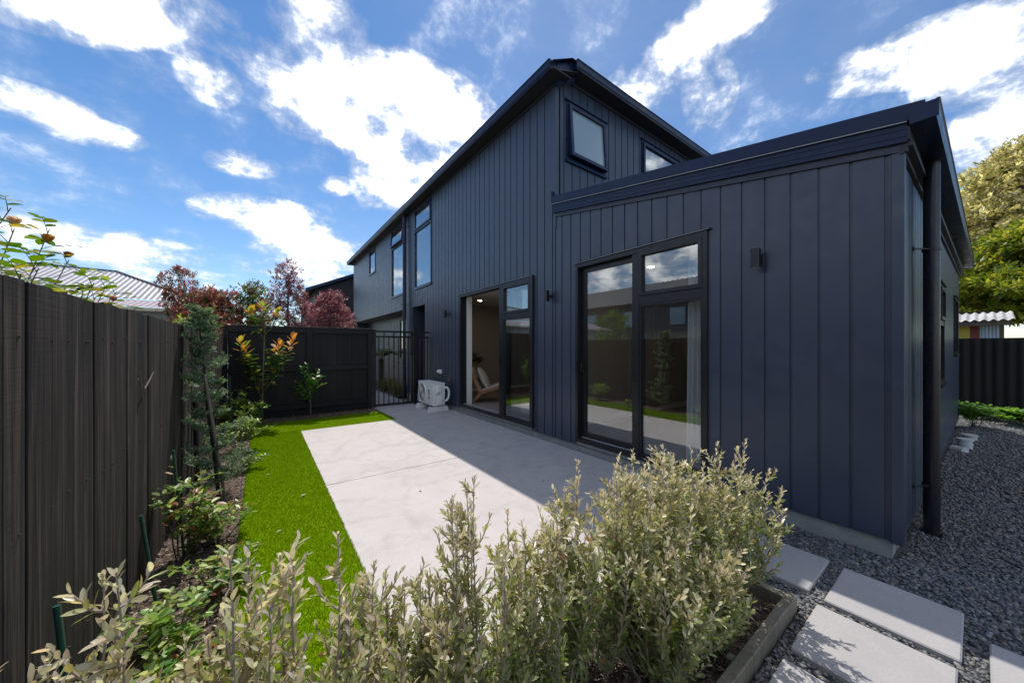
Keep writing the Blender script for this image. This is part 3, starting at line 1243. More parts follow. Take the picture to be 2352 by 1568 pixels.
def gutter_prof(w=.115, h=.115):
    return [(0, 0), (w * .82, 0), (w, h * .30), (w, h * .9), (w + .012, h), (w - .006, h), (w - .014, h * .9), (w - .016, h * .36), (w * .78, .008), (.008, .008), (.008, h), (0, h)]


mb = MB()
mb.prism(gutter_prof(.125, .125), 3.34, 16.74, lambda p, q, t: (3.185 - p, t, 5.035 + q))
mb.box(3.062, 3.18, 16.735, 16.745, 5.037, 5.155)
mb.box(3.06, 3.18, 3.335, 3.345, 5.037, 5.155)
mb.build('gutter', MATS['navy_metal'], house)
# end: raised eave with its own gutter
sof = MB()
sof.box(3.60, 9.6, 3.27, 3.55, 5.192, 5.204)
sof.build('soffit', MATS['soffit_dark'], house)
mb = MB()
mb.prism(gutter_prof(.125, .125), 3.50, 9.7, lambda p, q, t: (t, 3.385 - p, 5.195 + q))
mb.box(3.495, 3.505, 3.262, 3.38, 5.197, 5.312)
mb.build('gutter', MATS['navy_metal'], house)
# rake pieces closing the step between both eaves
mb = MB()
pl = [(3.19, 5.036), (3.495, 5.20), (3.495, 5.315), (3.19, 5.158)]
mb.prism(pl, 3.335, 3.385, lambda p, q, t: (p, t, q))
pl = [(3.27, 4.96), (3.60, 5.135), (3.60, 5.20), (3.27, 5.034)]
mb.prism(pl, 3.39, 3.482, lambda p, q, t: (p, t, q))
mb.build('rake_fascia', MATS['navy_metal'], house)
mb = MB()
pl = [(3.18, 5.036), (3.61, 5.205), (3.61, 5.21), (3.18, 5.05)]
mb.prism(pl, 3.30, 3.56, lambda p, q, t: (p, t, q))
mb.build('soffit', MATS['soffit_dark'], house)

MB().box(3.303, 3.88, 9.605, 16.48, 2.437, 2.452).build('soffit', MATS['soffit_pale'], house)

# ---- low wing: sloping fascia, roof, side gutter
def fas(y):
    return 2.645 + (y - .29) * .178


mb = MB()


def along(n0, n1, a, b, y0=.262, y1=3.50, m=mb):
    vs = []
    for y in (y0, y1):
        for n, dz in ((n0, a), (n1, a), (n1, b), (n0, b)):
            vs.append((FX - n, y, fas(y) + dz))
    m.add(vs, [(0, 1, 2, 3), (7, 6, 5, 4), (0, 4, 5, 1), (1, 5, 6, 2), (2, 6, 7, 3), (3, 7, 4, 0)])


along(-.02, .042, .002, .112)
along(.0425, .046, .034, .040)
along(.0425, .046, .078, .083)
fascia = mb.build('fascia', MATS['navy_metal'], house)
mb = MB()
along(.0, .058, .1145, .128, .262, 3.50, mb)
along(.004, .052, .128, .232, .19, 3.50, mb)
mb.build('verge_flashing', MATS['navy_metal'], house)
mb = MB()
along(.0525, .0595, .117, .1225, .262, 3.50, mb)
mb.build('flashing_lip', MATS['zinc_cap'], house)
mb = MB()
along(-.02, .018, -.048, .0, .262, 3.48, mb)
mb.build('cornice', MATS['navy_trim'], house)
mb = MB()
mb.add([(3.27, .15, fas(.15) + .225), (9.95, .05, fas(.15) + .225), (9.95, 3.47, fas(3.47) + .225), (3.27, 3.47, fas(3.47) + .225),
        (3.27, .15, fas(.15) + .205), (9.95, .05, fas(.15) + .205), (9.95, 3.47, fas(3.47) + .205), (3.27, 3.47, fas(3.47) + .205)],
       [(0, 1, 2, 3), (7, 6, 5, 4), (0, 4, 5, 1), (1, 5, 6, 2), (2, 6, 7, 3), (3, 7, 4, 0)])
mb.build('roof', MATS['navy_metal'], house)
mb = MB()
sk = lambda s, n, z: FR_R.P(s, n, z)
gp = [(.045, 2.735), (.150, 2.725), (.158, 2.76), (.158, 2.825), (.165, 2.832), (.150, 2.832), (.148, 2.75), (.05, 2.745), (.05, 2.80), (.045, 2.80)]
mb.prism(gp, -.075, 6.72, lambda p, q, t: sk(t, p, q))
mb.box(-.078, -.071, .045, .160, 2.727, 2.828, FR_R)
mb.box(6.71, 6.72, .045, .160, 2.727, 2.828, FR_R)
mb.build('gutter', MATS['navy_metal'], house)
mb = MB()
mb.box(-.04, 6.7, -.06, .044, 2.655, 2.735, FR_R)
mb.box(-.02, 6.7, .0005, .055, 2.62, 2.652, FR_R)
mb.box(-.02, 6.62, .0008, .020, 2.585, 2.619, FR_R)
mb.build('fascia', MATS['soffit_dark'], house)
# small stop end where low roof meets the wall
mb = MB()
mb.box(FX - .055, FX - .004, 3.495, 3.515, fas(3.5) + .13, fas(3.5) + .30)
mb.build('stop_end', MATS['navy_metal'], house)


# ---- downpipes
def downpipe(x, y, r, zt, zb, brackets, wallx=None, wally=None, mat='navy_metal'):
    mb = MB()
    pts = [(x, y, zt), (x, y, zb)]
    mb.tube(pts, r, 20)
    o = mb.build('downpipe', MATS[mat], house, angle=40)
    for bz in brackets:
        b = MB()
        b.tube([(x, y, bz - .012), (x, y, bz + .012)], r + .006, 20)
        if wallx is not None:
            b.tube([(x, y - .0, bz), (wallx, y, bz)], .007, 8)
            b.tube([(wallx - .008, y, bz), (wallx, y, bz)], .02, 10)
        if wally is not None:
            b.tube([(x - .03, y, bz), (x - .14, wally, bz)], .006, 8)
            b.tube([(x - .14, wally - .008, bz), (x - .14, wally, bz)], .016, 10)
        b.build('bracket', MATS['black_satin'], o, angle=40)
    c = MB()
    c.tube([(x, y, zb), (x, y, zb + .05)], r + .012, 20)
    c.build('collar', MATS['black_satin'], o, angle=40)
    return o


downpipe(4.02, .205, .043, 2.74, GZ - .02, [.33, 2.08], wally=.286, mat='pipe_black')
downpipe(3.215, 9.50, .045, 5.05, -.02, [.72, 2.55, 4.74], wallx=3.30)


# ---- joinery
def ring(mb, fr, s0, s1, z0, z1, w, n0, n1, wb=None, wt=None):
    wb = w if wb is None else wb
    wt = w if wt is None else wt
    mb.box(s0, s0 + w, n0, n1, z0, z1, fr)
    mb.box(s1 - w, s1, n0, n1, z0, z1, fr)
    mb.box(s0 + w, s1 - w, n0, n1, z0, z0 + wb, fr)
    mb.box(s0 + w, s1 - w, n0, n1, z1 - wt, z1, fr)


def pane(fr, s0, s1, z0, z1, n, parent, mat='glass'):
    return MB().box(s0, s1, n - .003, n + .003, z0, z1, fr).build('pane', MATS[mat], parent)


def sash_shape(fr, s0, s1, z0, z1, n, tilt=0., w=.045):
    """sash hinged at its head; tilt opens it outwards"""
    f2 = Frame(fr.P(0, 0, 0), fr.s, fr.n)

    def P(s, nn, z, _f=fr):
        dz = z - z1
        return _f.P(s, n + nn * math.cos(tilt) - dz * math.sin(tilt), z1 + dz * math.cos(tilt) + nn * math.sin(tilt))
    f2.P = P
    return f2


def window(fr, h, kind, label, glass='upper_glass', tilt=0.0, trans=None, frame='navy_metal', blind=None):
    s0, s1, z0, z1 = h
    mb = MB()
    ring(mb, fr, s0, s1, z0, z1, .036, -.095, .014)
    if trans:
        mb.box(s0 + .036, s1 - .036, -.095, .010, trans - .028, trans + .028, fr)
    win = mb.build('window', MATS[frame], house)
    win['label'] = label
    MB().box(s0 - .03, s1 + .03, -.01, .032, z1 + .001, z1 + .016, fr).build('head_flashing', MATS[frame], win)
    MB().box(s0 - .015, s1 + .015, -.02, .030, z0 - .035, z0 - .001, fr).build('sill', MATS[frame], win)
    a, b = s0 + .038, s1 - .038
    if trans:
        f2 = sash_shape(fr, a, b, trans + .03, z1 - .038, .006, tilt)
        m2 = MB()
        ring(m2, f2, a, b, trans + .03, z1 - .038, .040, -.03, .02)
        sh = m2.build('sash', MATS[frame], win)
        MB().box(a + .038, b - .038, -.006, .0, trans + .068, z1 - .076, f2).build('pane', MATS[glass], win)
        pane(fr, a - .001, b + .001, z0 + .037, trans - .029, -.02, win, glass)
    elif kind == 'awning':
        f2 = sash_shape(fr, a, b, z0 + .038, z1 - .038, .006, tilt)
        m2 = MB()
        ring(m2, f2, a, b, z0 + .038, z1 - .038, .05, -.03, .03)
        m2.build('sash', MATS[frame], win)
        MB().box(a + .048, b - .048, -.006, .0, z0 + .086, z1 - .086, f2).build('pane', MATS[glass], win)
    else:
        pane(fr, a - .001, b + .001, z0 + .037, z1 - .037, -.02, win, glass)
    if blind:
        z_b = z1 - (z1 - z0) * blind
        MB().box(s0 + .02, s1 - .02, -.16, -.157, z_b, z1 + .02, fr).build('blind', MATS['sheer_fabric'], win)
    return win


window(FR_F, WA, 'fix', 'tall two-light window above the entry', trans=4.42)
window(FR_F, WB, 'fix', 'tall upstairs window with its top sash ajar', trans=4.41, tilt=R(6))
window(FR_F, WC, 'fix', 'small upstairs window near the far end')
window(FR_E, WE1, 'awning', 'frosted upstairs window standing slightly open', 'frosted_glass', R(4))
window(FR_E, WE2, 'awning', 'upstairs window half hidden behind the low roof', 'upper_glass', blind=.32)
window(FR_R, WR1, 'fix', 'two-light side window behind the downpipe', 'glass', trans=1.63, frame='black_alu')
window(FR_R, WR2, 'fix', 'far side window along the gravel', 'glass', frame='black_alu')
window(FR_G, WG, 'fix', 'ground floor window under the overhang', 'glass', frame='black_alu')


def d_handle(fr, s, z, n, parent):
    mb = MB()
    mb.bbox(s - .012, s + .012, n, n + .012, z - .085, z + .085, .003, fr)
    pts = [(s, n + .01, z - .07), (s, n + .05, z - .07), (s - .006, n + .055, z), (s, n + .05, z + .07), (s, n + .01, z + .07)]
    mb.tube([fr.P(*p) for p in pts], .009, 8)
    return mb.build('handle', MATS['black_satin'], parent)


def sliding_door(fr, h, mul, ztr, label, open_=False):
    s0, s1, z0, z1 = h
    m0, m1 = mul
    mb = MB()
    # outer frame, mullion, transom
    mb.box(s0, s0 + .042, -.12, .022, z0, z1, fr)
    mb.box(s1 - .042, s1, -.12, .022, z0, z1, fr)
    mb.box(s0 + .042, s1 - .042, -.12, .022, z1 - .05, z1, fr)
    mb.box(s0 + .042, s1 - .042, -.12, .024, z0, z0 + .045, fr)
    mb.box(m0, m1, -.115, .012, z0 + .045, z1 - .05, fr)
    mb.box(s0 + .042, m0, -.115, .010, ztr[0], ztr[1], fr)
    d = mb.build('sliding_door', MATS['black_alu'], house)
    d['label'] = label
    MB().box(s0 - .03, s1 + .02, -.005, .036, z1 + .002, z1 + .014, fr).build('head_flashing', MATS['navy_metal'], d)
    MB().box(s0 - .025, s1 + .015, .0362, .039, z1 + .004, z1 + .0085, fr).build('flashing_lip', MATS['zinc_cap'], d)
    # sill support strip
    MB().box(s0 + .01, s1 - .01, -.03, .004, z0 - .040, z0 - .002, fr).build('sill_strip', MATS['foundation_concrete'], d)
    # fixed bay: awning sash over a fixed pane
    a, b = s0 + .044, m0 - .002
    m2 = MB()
    ring(m2, fr, a, b, ztr[1] + .002, z1 - .052, .038, -.06, .026)
    m2.build('sash', MATS['black_alu'], d)
    pane(fr, a + .036, b - .036, ztr[1] + .038, z1 - .088, -.012, d)
    m2 = MB()
    ring(m2, fr, a, b, z0 + .047, ztr[0] - .002, .02, -.05, .006)
    m2.build('glazing_bead', MATS['black_alu'], d)
    pane(fr, a + .018, b - .018, z0 + .065, ztr[0] - .020, -.02, d)
    # sliding leaf
    if open_:
        la, lb, ln = s0 + .06, m1 - .004, -.175
    else:
        la, lb, ln = m0 + .004, s1 - .046, -.07
    m3 = MB()
    ring(m3, fr, la, lb, z0 + .048, z1 - .054, .068, ln - .02, ln + .02, .075, .06)
    leaf = m3.build('leaf', MATS['black_alu'], d)
    pane(fr, la + .066, lb - .066, z0 + .12, z1 - .112, ln, d)
    hs = lb - .034
    d_handle(fr, hs if not open_ else lb - .06, 1.105, ln + .02, d)
    MB().bbox(hs - .016, hs + .016, .0225, .034, 1.03, 1.18, .004, fr).build('lock', MATS['black_satin'], d) if open_ else \
        MB().bbox(s1 - .034, s1 - .006, .0225, .034, 1.03, 1.18, .004, fr).build('lock', MATS['black_satin'], d)
    # track
    mt = MB()
    mt.box(s0 + .05, s1 - .05, -.10, -.09, z0 + .0455, z0 + .058, fr)
    mt.box(s0 + .05, s1 - .05, -.055, -.045, z0 + .0455, z0 + .058, fr)
    mt.build('track', MATS['zinc_cap'], d)
    return d


sliding_door(FR_F, D2, (2.170, 2.252), (1.815, 1.905), 'closed glass sliding door with a sheer curtain behind')
dd = sliding_door(FR_F, D1, (4.757, 4.867), (1.828, 1.910), 'open glass sliding door showing a timber chair inside', True)
mb = MB()
ring(mb, FR_F, D1[0] - .0, D1[1] + .0, .15, 2.42, .02, -.24, -.121)
mb.box(6.215, 6.288, -.22, -.1215, .17, 2.40, FR_F)
mb.build('liner', MATS['liner_white'], dd)
# black frame side standing proud at the fixed jamb
MB().box(3.942, 3.984, -.02, .040, .142, 2.425, FR_F).build('jamb', MATS['black_alu'], dd)


# ---- rooms behind the glass
def room(x0, x1, y0, y1, z0, z1, floor='carpet', wall='plaster', ceil='ceiling_paint', name='living'):
    mb = MB()
    mb.box(x1, x1 + .05, y0 - .05, y1 + .05, z0, z1)
    mb.box(x0, x1, y0 - .05, y0, z0, z1)
    mb.box(x0, x1, y1, y1 + .05, z0, z1)
    w = mb.build(name + '_room_wall', MATS[wall], house)
    MB().box(x0, x1, y0, y1, z0 - .05, z0).build(name + '_room_floor', MATS[floor], house)
    MB().box(x0, x1, y0, y1, z1, z1 + .04).build(name + '_room_ceiling', MATS[ceil], house)
    sk = MB()
    sk.box(x0, x1 - .013, y1 - .012, y1 - .001, z0 + .001, z0 + .08)
    sk.box(x1 - .012, x1 - .001, y0 + .001, y1 - .001, z0 + .001, z0 + .08)
    sk.build('skirting', MATS['liner_white'], w)


room(3.425, 7.6, 3.72, 7.95, .175, 2.46, name='living')
room(3.425, 7.0, .60, 3.52, .175, 2.46, name='bedroom')
room(3.425, 7.6, 3.65, 16.3, 2.75, 4.95, name='upper')
room(3.985, 7.0, 10.2, 14.0, .12, 2.5, name='rear')

# ceiling downlights, lit; those labelled unseen are added to brighten the rooms
for i, (x, y, lb) in enumerate([(4.15, 6.95, 'small lit ceiling downlight seen through the open door'), (4.55, 5.15, 'small lit ceiling downlight seen through the top glass pane'), (6.3, 6.0, 'unseen fill downlight added deep in the living room'), (6.3, 4.6, 'unseen fill downlight added at the far side of the living room'), (4.3, 2.65, 'lit ceiling downlight in the bedroom behind the closed door'), (5.6, 1.5, 'unseen fill downlight added above the bed')]):
    t = empty('downlight', (x, y, 2.455), lb, 'downlight', 'ceiling downlights')
    MB().tube([(x, y, 2.459), (x, y, 2.452)], .055, 20).build('trim_ring', MATS['liner_white'], t, angle=40)
    MB().tube([(x, y, 2.4515), (x, y, 2.449)], .040, 20).build('lamp', MATS['lamp_glow'], t, angle=40)
t = empty('ceiling_light', (3.62, 8.62, 2.43), 'round white ceiling light in the dark entry recess', 'ceiling light')
MB().tube([(3.62, 8.62, 2.433), (3.62, 8.62, 2.395)], .11, 24).build('base', MATS['white_plastic'], t, angle=40)
MB().tube([(3.62, 8.62, 2.3945), (3.62, 8.62, 2.37), (3.62, 8.62, 2.355)], [.10, .095, .06], 24).build('diffuser', MATS['liner_white'], t, angle=40)

# timber lounge chair (faces the garden side of the room)
ch = empty('lounge_chair', (4.05, 6.35, .175), 'low timber lounge chair standing inside the open sliding door', 'chair')
ax = Vector((.807, -.591, 0)).normalized()     # towards the seat front
ay = Vector((.591, .807, 0)).normalized()
c0 = Vector((4.05, 6.35, .175))


def CP(f, s, z):
    return c0 + ax * f + ay * s + Vector((0, 0, z))


for s in (-.30, .30):
    mb = MB()
    def bar(p0, p1, w0, w1, th=.032, m=mb, s=s):
        (f0, z0), (f1, z1) = p0, p1
        d = Vector((f1 - f0, z1 - z0)).normalized()
        nx, nz = -d.y, d.x
        pts = [(f0 + nx * w0 / 2, z0 + nz * w0 / 2), (f0 - nx * w0 / 2, z0 - nz * w0 / 2), (f1 - nx * w1 / 2, z1 - nz * w1 / 2), (f1 + nx * w1 / 2, z1 + nz * w1 / 2)]
        m.prism(pts, s - th / 2, s + th / 2, lambda p, q, t: CP(p, t, q))
    bar((-.34, .02), (-.17, .22), .045, .07)      # back leg
    bar((-.17, .22), (-.42, .72), .07, .04)       # back upright
    bar((-.18, .215), (.30, .36), .07, .055)      # seat rail
    bar((.24, .335), (.37, .015), .07, .038)      # front leg
    mb.build('side_frame', MATS['chair_timber'], ch)
mb = MB()
mb.prism([(-.16, .255), (.31, .395), (.305, .415), (-.165, .275)], -.285, .285, lambda p, q, t: CP(p, t, q))
mb.build('seat', MATS['linen'], ch)
mb = MB()
mb.prism([(-.15, .24), (-.40, .73), (-.42, .725), (-.17, .23)], -.285, .285, lambda p, q, t: CP(p, t, q))
mb.build('backrest', MATS['linen'], ch)
mb = MB()
mb.prism([(-.40, .70), (-.44, .69), (-.45, .74), (-.41, .75)], -.30, .30, lambda p, q, t: CP(p, t, q))
mb.prism([(.29, .35), (.33, .36), (.32, .40), (.28, .39)], -.30, .30, lambda p, q, t: CP(p, t, q))
mb.build('crossbar', MATS['chair_timber'], ch)


def pillow(name, centre, ex, ey, ez, a, b, t, mat, label, parent=None, n=14, power=.5, cat='cushion'):
    vs, fs = [], []
    for side in (1, -1):
        for i in range(n + 1):
            for j in range(n + 1):
                u, v = i / n * 2 - 1, j / n * 2 - 1
                h = max(0, (1 - u ** 2) * (1 - v ** 2)) ** power
                k = 1 - .06 * (abs(u * v)) + .05 * (u * u + v * v)
                w = .03 * math.sin(5 * u + 2 * v) * h
                vs.append(centre + ex * (u * a * k) + ey * (v * b * k) + ez * ((h + w) * t * side))
        o_ = (0 if side == 1 else (n + 1) ** 2)
        for i in range(n):
            for j in range(n):
                q = (o_ + i * (n + 1) + j, o_ + (i + 1) * (n + 1) + j, o_ + (i + 1) * (n + 1) + j + 1, o_ + i * (n + 1) + j + 1)
                fs.append(q if side == 1 else q[::-1])
    mb = MB()
    mb.add(vs, fs)
    o = mb.build(name, MATS[mat], parent, smooth=True)
    if label:
        tag(o, label, cat)
    return o


back_dir = (ax * -.25 + Vector((0, 0, .49))).normalized()
back_n = (ax * .49 + Vector((0, 0, .25))).normalized()
cu = pillow('cushion', CP(-.135, 0, .50), ay, back_dir, back_n, .25, .25, .085, 'linen', 'plump oatmeal linen cushion propped on the timber lounge chair')
mb = MB()
pts = []
for k in range(40):
    pts.append(CP(-.135, 0, .50) + ay * (-.262) + back_dir * (-.25 + .5 * k / 39) + back_n * (.006 * (-1) ** k))
mb.tube(pts, .009, 5)
mb.build('fringe', MATS['liner_white'], cu)
# rug
mb = MB()
pl = []
for k in range(28):
    a = 2 * math.pi * k / 28
    pl.append((4.62 + .62 * math.cos(a) * (1 + .12 * math.sin(3 * a)), 5.35 + .70 * math.sin(a) * (1 + .1 * math.cos(2 * a))))
mb.prism(pl, .177, .193, lambda p, q, t: (p, q, t))
tag(mb.build('rug', MATS['rug_cream']), 'cream hide-shaped rug on the living room carpet', 'rug')
# palm in the corner behind the chair
pt = empty('palm_plant', (4.05, 7.5, .175), 'dark potted palm in the corner behind the lounge chair', 'plant')
mb = MB()
mb.tube([(4.05, 7.5, .18), (4.05, 7.5, .45), (4.05, 7.5, .47)], [.11, .15, .15], 18)
mb.build('pot', MATS['linen'], pt, angle=40)
lv = Leaves()
rr = random.Random(4)
stm = MB()
for k in range(9):
    a = k * 2.4
    tip = Vector((4.05 + .33 * math.cos(a), 7.5 + .33 * math.sin(a), .95 + .25 * rr.random()))
    b0 = Vector((4.05, 7.5, .45))
    mid = (b0 + tip) / 2 + Vector((0, 0, .12))
    stm.tube([b0, mid, tip], .006, 5)
    for j in range(13):
        an = (j - 6) / 6 * 1.7
        out = (tip - mid).normalized()
        sd = out.cross(Vector((0, 0, 1))).normalized()
        d = out * math.cos(an) + sd * math.sin(an) + Vector((0, 0, -.15))
        lv.add(tip, d, (0, 0, 1), .20 + .04 * rr.random(), .022, jit((.03, .05, .018), rr))
stm.build('stem', MATS['twig_green'], pt)
lv.build(pt, 'leaf_plain', T_LANCE, 'lance', 300)

# bedroom: curtain, bed, door
cur = empty('curtain', (3.52, 1.62, 2.40), 'white sheer curtain gathered at one side of the closed sliding door', 'curtain')
vs, fs = [], []
nu, nv = 60, 14
for j in range(nv + 1):
    for i in range(nu + 1):
        u, v = i / nu, j / nv
        y = 1.47 + .27 * u + (.03 * (v - .5) * (u))
        x = 3.485 + .030 * math.sin(u * 38 + .6 * math.sin(v * 3)) + .008 * math.sin(u * 11 + v * 2)
        vs.append((x, y, 2.38 - v * 2.17))
for j in range(nv):
    for i in range(nu):
        a = j * (nu + 1) + i
        fs.append((a, a + 1, a + nu + 2, a + nu + 1))
mb = MB()
mb.add(vs, fs)
mb.build('drape', MATS['sheer_fabric'], cur, smooth=True)
MB().box(3.46, 3.515, 1.0, 3.3, 2.40, 2.43).build('rail', MATS['liner_white'], cur)

bed = empty('bed', (5.1, 1.75, .175), 'low white bed in the room behind the closed glass door', 'bed')
MB().bbox(4.35, 6.3, .75, 2.15, .25, .42, .02).build('base', MATS['chair_timber'], bed)
MB().bbox(4.33, 6.28, .74, 2.16, .425, .68, .05).build('mattress', MATS['bed_white'], bed, angle=50)
for x in (4.45, 6.2):
    for y in (.85, 2.05):
        MB().tube([(x, y, .177), (x, y, .249)], .03, 8).build('leg', MATS['chair_timber'], bed)
mb = MB()
n = 16
vs, fs = [], []
for i in range(n + 1):
    for j in range(n + 1):
        u, v = i / n, j / n
        y = 1.35 + .84 * v
        x = 4.30 + .75 * u
        z = .70 + .012 * math.sin(u * 17 + v * 4)
        if v > .93:
            z -= (v - .93) * 4.5
            y = 2.175 + .01 * math.sin(u * 20)
        vs.append((x, y, z))
for i in range(n):
    for j in range(n):
        a = i * (n + 1) + j
        fs.append((a, a + 1, a + n + 2, a + n + 1))
mb.add(vs, fs)
tag(mb.build('throw', MATS['striped_cloth'], None, smooth=True), 'grey striped throw draped over the corner of the bed', 'throw')
pillow('pillow', Vector((4.62, 1.55, .93)), Vector((.8, .1, .0)).normalized(), Vector((-.2, 0, 1)).normalized(), Vector((.1, -1, .2)).normalized(), .28, .24, .09, 'striped_cloth', 'grey striped pillow standing upright on the bed', cat='pillow')
dr = empty('interior_door', (5.4, 3.515, .175), 'dark interior door with a lever handle inside the bedroom', 'door')
MB().bbox(5.0, 5.82, 3.475, 3.512, .18, 2.20, .003).build('door_panel', MATS['plaster'], dr)
mb = MB()
mb.tube([(5.10, 3.475, 1.16), (5.10, 3.425, 1.16), (5.23, 3.42, 1.16)], .010, 8)
mb.tube([(5.10, 3.474, 1.16), (5.10, 3.467, 1.16)], .027, 14)
mb.build('handle', MATS['black_satin'], dr, angle=40)


# ------------------------------------------------------------------ fittings on the front wall
def wall_light(y, label, z=2.07):
    t = empty('wall_light', (3.3, y, z), label, 'wall light', 'black wall lights')
    MB().bbox(3.186, 3.240, y - .028, y + .028, z - .078, z + .078, .003).build('lamp_body', MATS['black_satin'], t)
    MB().bbox(3.287, 3.2995, y - .027, y + .027, z - .040, z + .040, .002).build('mounting_plate', MATS['black_satin'], t)
    MB().tube([(3.240, y, z), (3.288, y, z)], .013, 10).build('arm', MATS['black_satin'], t)
    mb = MB()
    mb.box(3.190, 3.236, y - .024, y + .024, z - .0805, z - .0785)
    mb.build('lens', MATS['frosted_glass'], t)


wall_light(1.06, 'black box wall light on the low wing right of the closed door')
wall_light(3.565, 'black box wall light between the two sliding doors')
wall_light(6.84, 'black box wall light above the heat pump')
ou = empty('power_outlet', (3.3, 7.27, .80), 'white weatherproof power outlet on the wall above the heat pump', 'outlet')
MB().bbox(3.262, 3.2995, 7.195, 7.345, .755, .842, .006).build('box', MATS['white_plastic'], ou)
MB().tube([(3.263, 7.305, .80), (3.225, 7.305, .80)], .030, 16).build('switch_cover', MATS['white_plastic'], ou, angle=40)
MB().tube([(3.262, 7.235, .80), (3.256, 7.235, .80)], .02, 12).build('socket', MATS['ac_grey'], ou, angle=40)
tp = empty('garden_tap', (3.3, 6.70, .66), 'small brass garden tap on the wall beside the heat pump', 'tap')
MB().tube([(3.2995, 6.70, .66), (3.225, 6.70, .66), (3.215, 6.70, .645), (3.213, 6.70, .615)], [.011, .011, .012, .010], 10).build('spout', MATS['copper'], tp, angle=40)
MB().tube([(3.235, 6.70, .66), (3.235, 6.70, .69)], .006, 8).build('spindle', MATS['copper'], tp)
MB().tube([(3.235, 6.66, .693), (3.235, 6.74, .693)], .007, 8).build('lever', MATS['copper'], tp)

# ------------------------------------------------------------------ heat pump
ac = empty('heat_pump', (2.99, 7.09, 0), 'cream outdoor heat pump unit on plastic feet against the wall', 'heat pump')
AX0, AX1, AY0, AY1, AZ0, AZ1 = 2.865, 3.125, 6.665, 7.515, .125, .60
FRA = Frame((AX0, 0, 0), (0, 1, 0), (-1, 0, 0))
body = MB().bbox(AX0, AX1, AY0, AY1, AZ0, AZ1 - .02, .010).build('casing', MATS['ac_cream'], ac, angle=35)
MB().bbox(AX0 - .006, AX1 + .004, AY0 - .006, AY1 + .006, AZ1 - .021, AZ1, .006).build('lid', MATS['ac_cream'], ac, angle=35)
for k in range(4):
    y = AY0 + .12 + k * .17
    MB().box(AX0 + .02, AX1 - .02, y, y + .10, AZ1 + .0005, AZ1 + .004).build('lid_rib', MATS['ac_cream'], ac)
FCY, FCZ, FRAD = 7.27, .360, .202
mb = MB()
N = 48
vs = [FRA.P(FCY + FRAD * math.cos(2 * math.pi * k / N), .0015, FCZ + FRAD * math.sin(2 * math.pi * k / N)) for k in range(N)]
mb.add(vs, [tuple(range(N))])
mb.build('fan_opening', MATS['ac_dark'], ac)
mb = MB()
mb.tube([FRA.P(FCY + FRAD * math.cos(2 * math.pi * k / N), .008, FCZ + FRAD * math.sin(2 * math.pi * k / N)) for k in range(N + 1)], .010, 6, cap=False)
mb.build('fan_ring', MATS['ac_cream'], ac, smooth=True)
g = MB()
for k in range(28):
    a0 = 2 * math.pi * k / 28
    pts = []
    for j in range(6):
        rr_ = .045 + (FRAD - .045) * j / 5
        a = a0 + .55 * (j / 5) ** 1.2
        pts.append(FRA.P(FCY + rr_ * math.cos(a), .010, FCZ + rr_ * math.sin(a)))
    g.tube(pts, .0036, 4)
g.build('grille', MATS['ac_cream'], ac)
MB().tube([FRA.P(FCY, .004, FCZ), FRA.P(FCY, .017, FCZ)], .040, 24).build('fan_hub', MATS['ac_grey'], ac, angle=40)
# embossed front panel line, badge, writing, stickers
MB().box(6.72, 7.02, .0003, .003, .505, .511, FRA).build('panel_rib', MATS['liner_white'], ac)
MB().box(7.035, 7.040, .0003, .003, .15, .56, FRA).build('panel_rib', MATS['ac_cream'], ac)
LY, LZ = 6.905, .425
mb = MB()
K = 30
mb.add([FRA.P(LY + .036 * math.cos(2 * math.pi * k / K), .0012, LZ + .036 * math.sin(2 * math.pi * k / K)) for k in range(K)], [tuple(range(K))])
mb.build('badge', MATS['logo_blue'], ac)
mb = MB()
pts = [(LY - .004, LZ + .012)] + [(LY + .034 * math.cos(a), LZ + .034 * math.sin(a)) for a in [-.55 - math.pi / 2 - .6 + .22 * k for k in range(0, 0)]]
arc = [(LY + .036 * math.cos(a), LZ + .036 * math.sin(a)) for a in [math.pi * (0.88 + .08 * k) for k in range(8)]]
mb.add([FRA.P(s, .002, z) for s, z in [(LY + .006, LZ + .010)] + arc + [(LY + .006, LZ - .034)]], [tuple(range(10))])
mb.build('badge_mark', MATS['logo_red'], ac)
mb = MB()
mb.box(LY - .020, LY - .002, .0022, .0026, LZ - .002, LZ + .003, FRA)
mb.box(LY - .006, LY - .001, .0022, .0026, LZ - .026, LZ + .003, FRA)
mb.box(LY - .016, LY - .002, .0022, .0026, LZ - .014, LZ - .010, FRA)
mb.build('badge_mark', MATS['liner_white'], ac)


def text_mesh(name, s, size, fr, s_right, n, z, mat, parent, bold=.0):
    cu_ = bpy.data.curves.new(name, 'FONT')
    cu_.body = s
    cu_.size = size
    cu_.align_x = 'CENTER'
    cu_.offset = bold
    cu_.extrude = .0004
    ob = bpy.data.objects.new(name, cu_)
    col.objects.link(ob)
    dg = bpy.context.evaluated_depsgraph_get()
    me = bpy.data.meshes.new_from_object(ob.evaluated_get(dg))
    bpy.data.objects.remove(ob)
    org = world_org(parent)
    for v in me.vertices:
        p = fr.P(s_right - v.co.x, n + v.co.z, z + v.co.y) - org
        v.co = p
    me.name = name
    me.materials.clear()
    o = link(name, me, mat, parent)
    return o


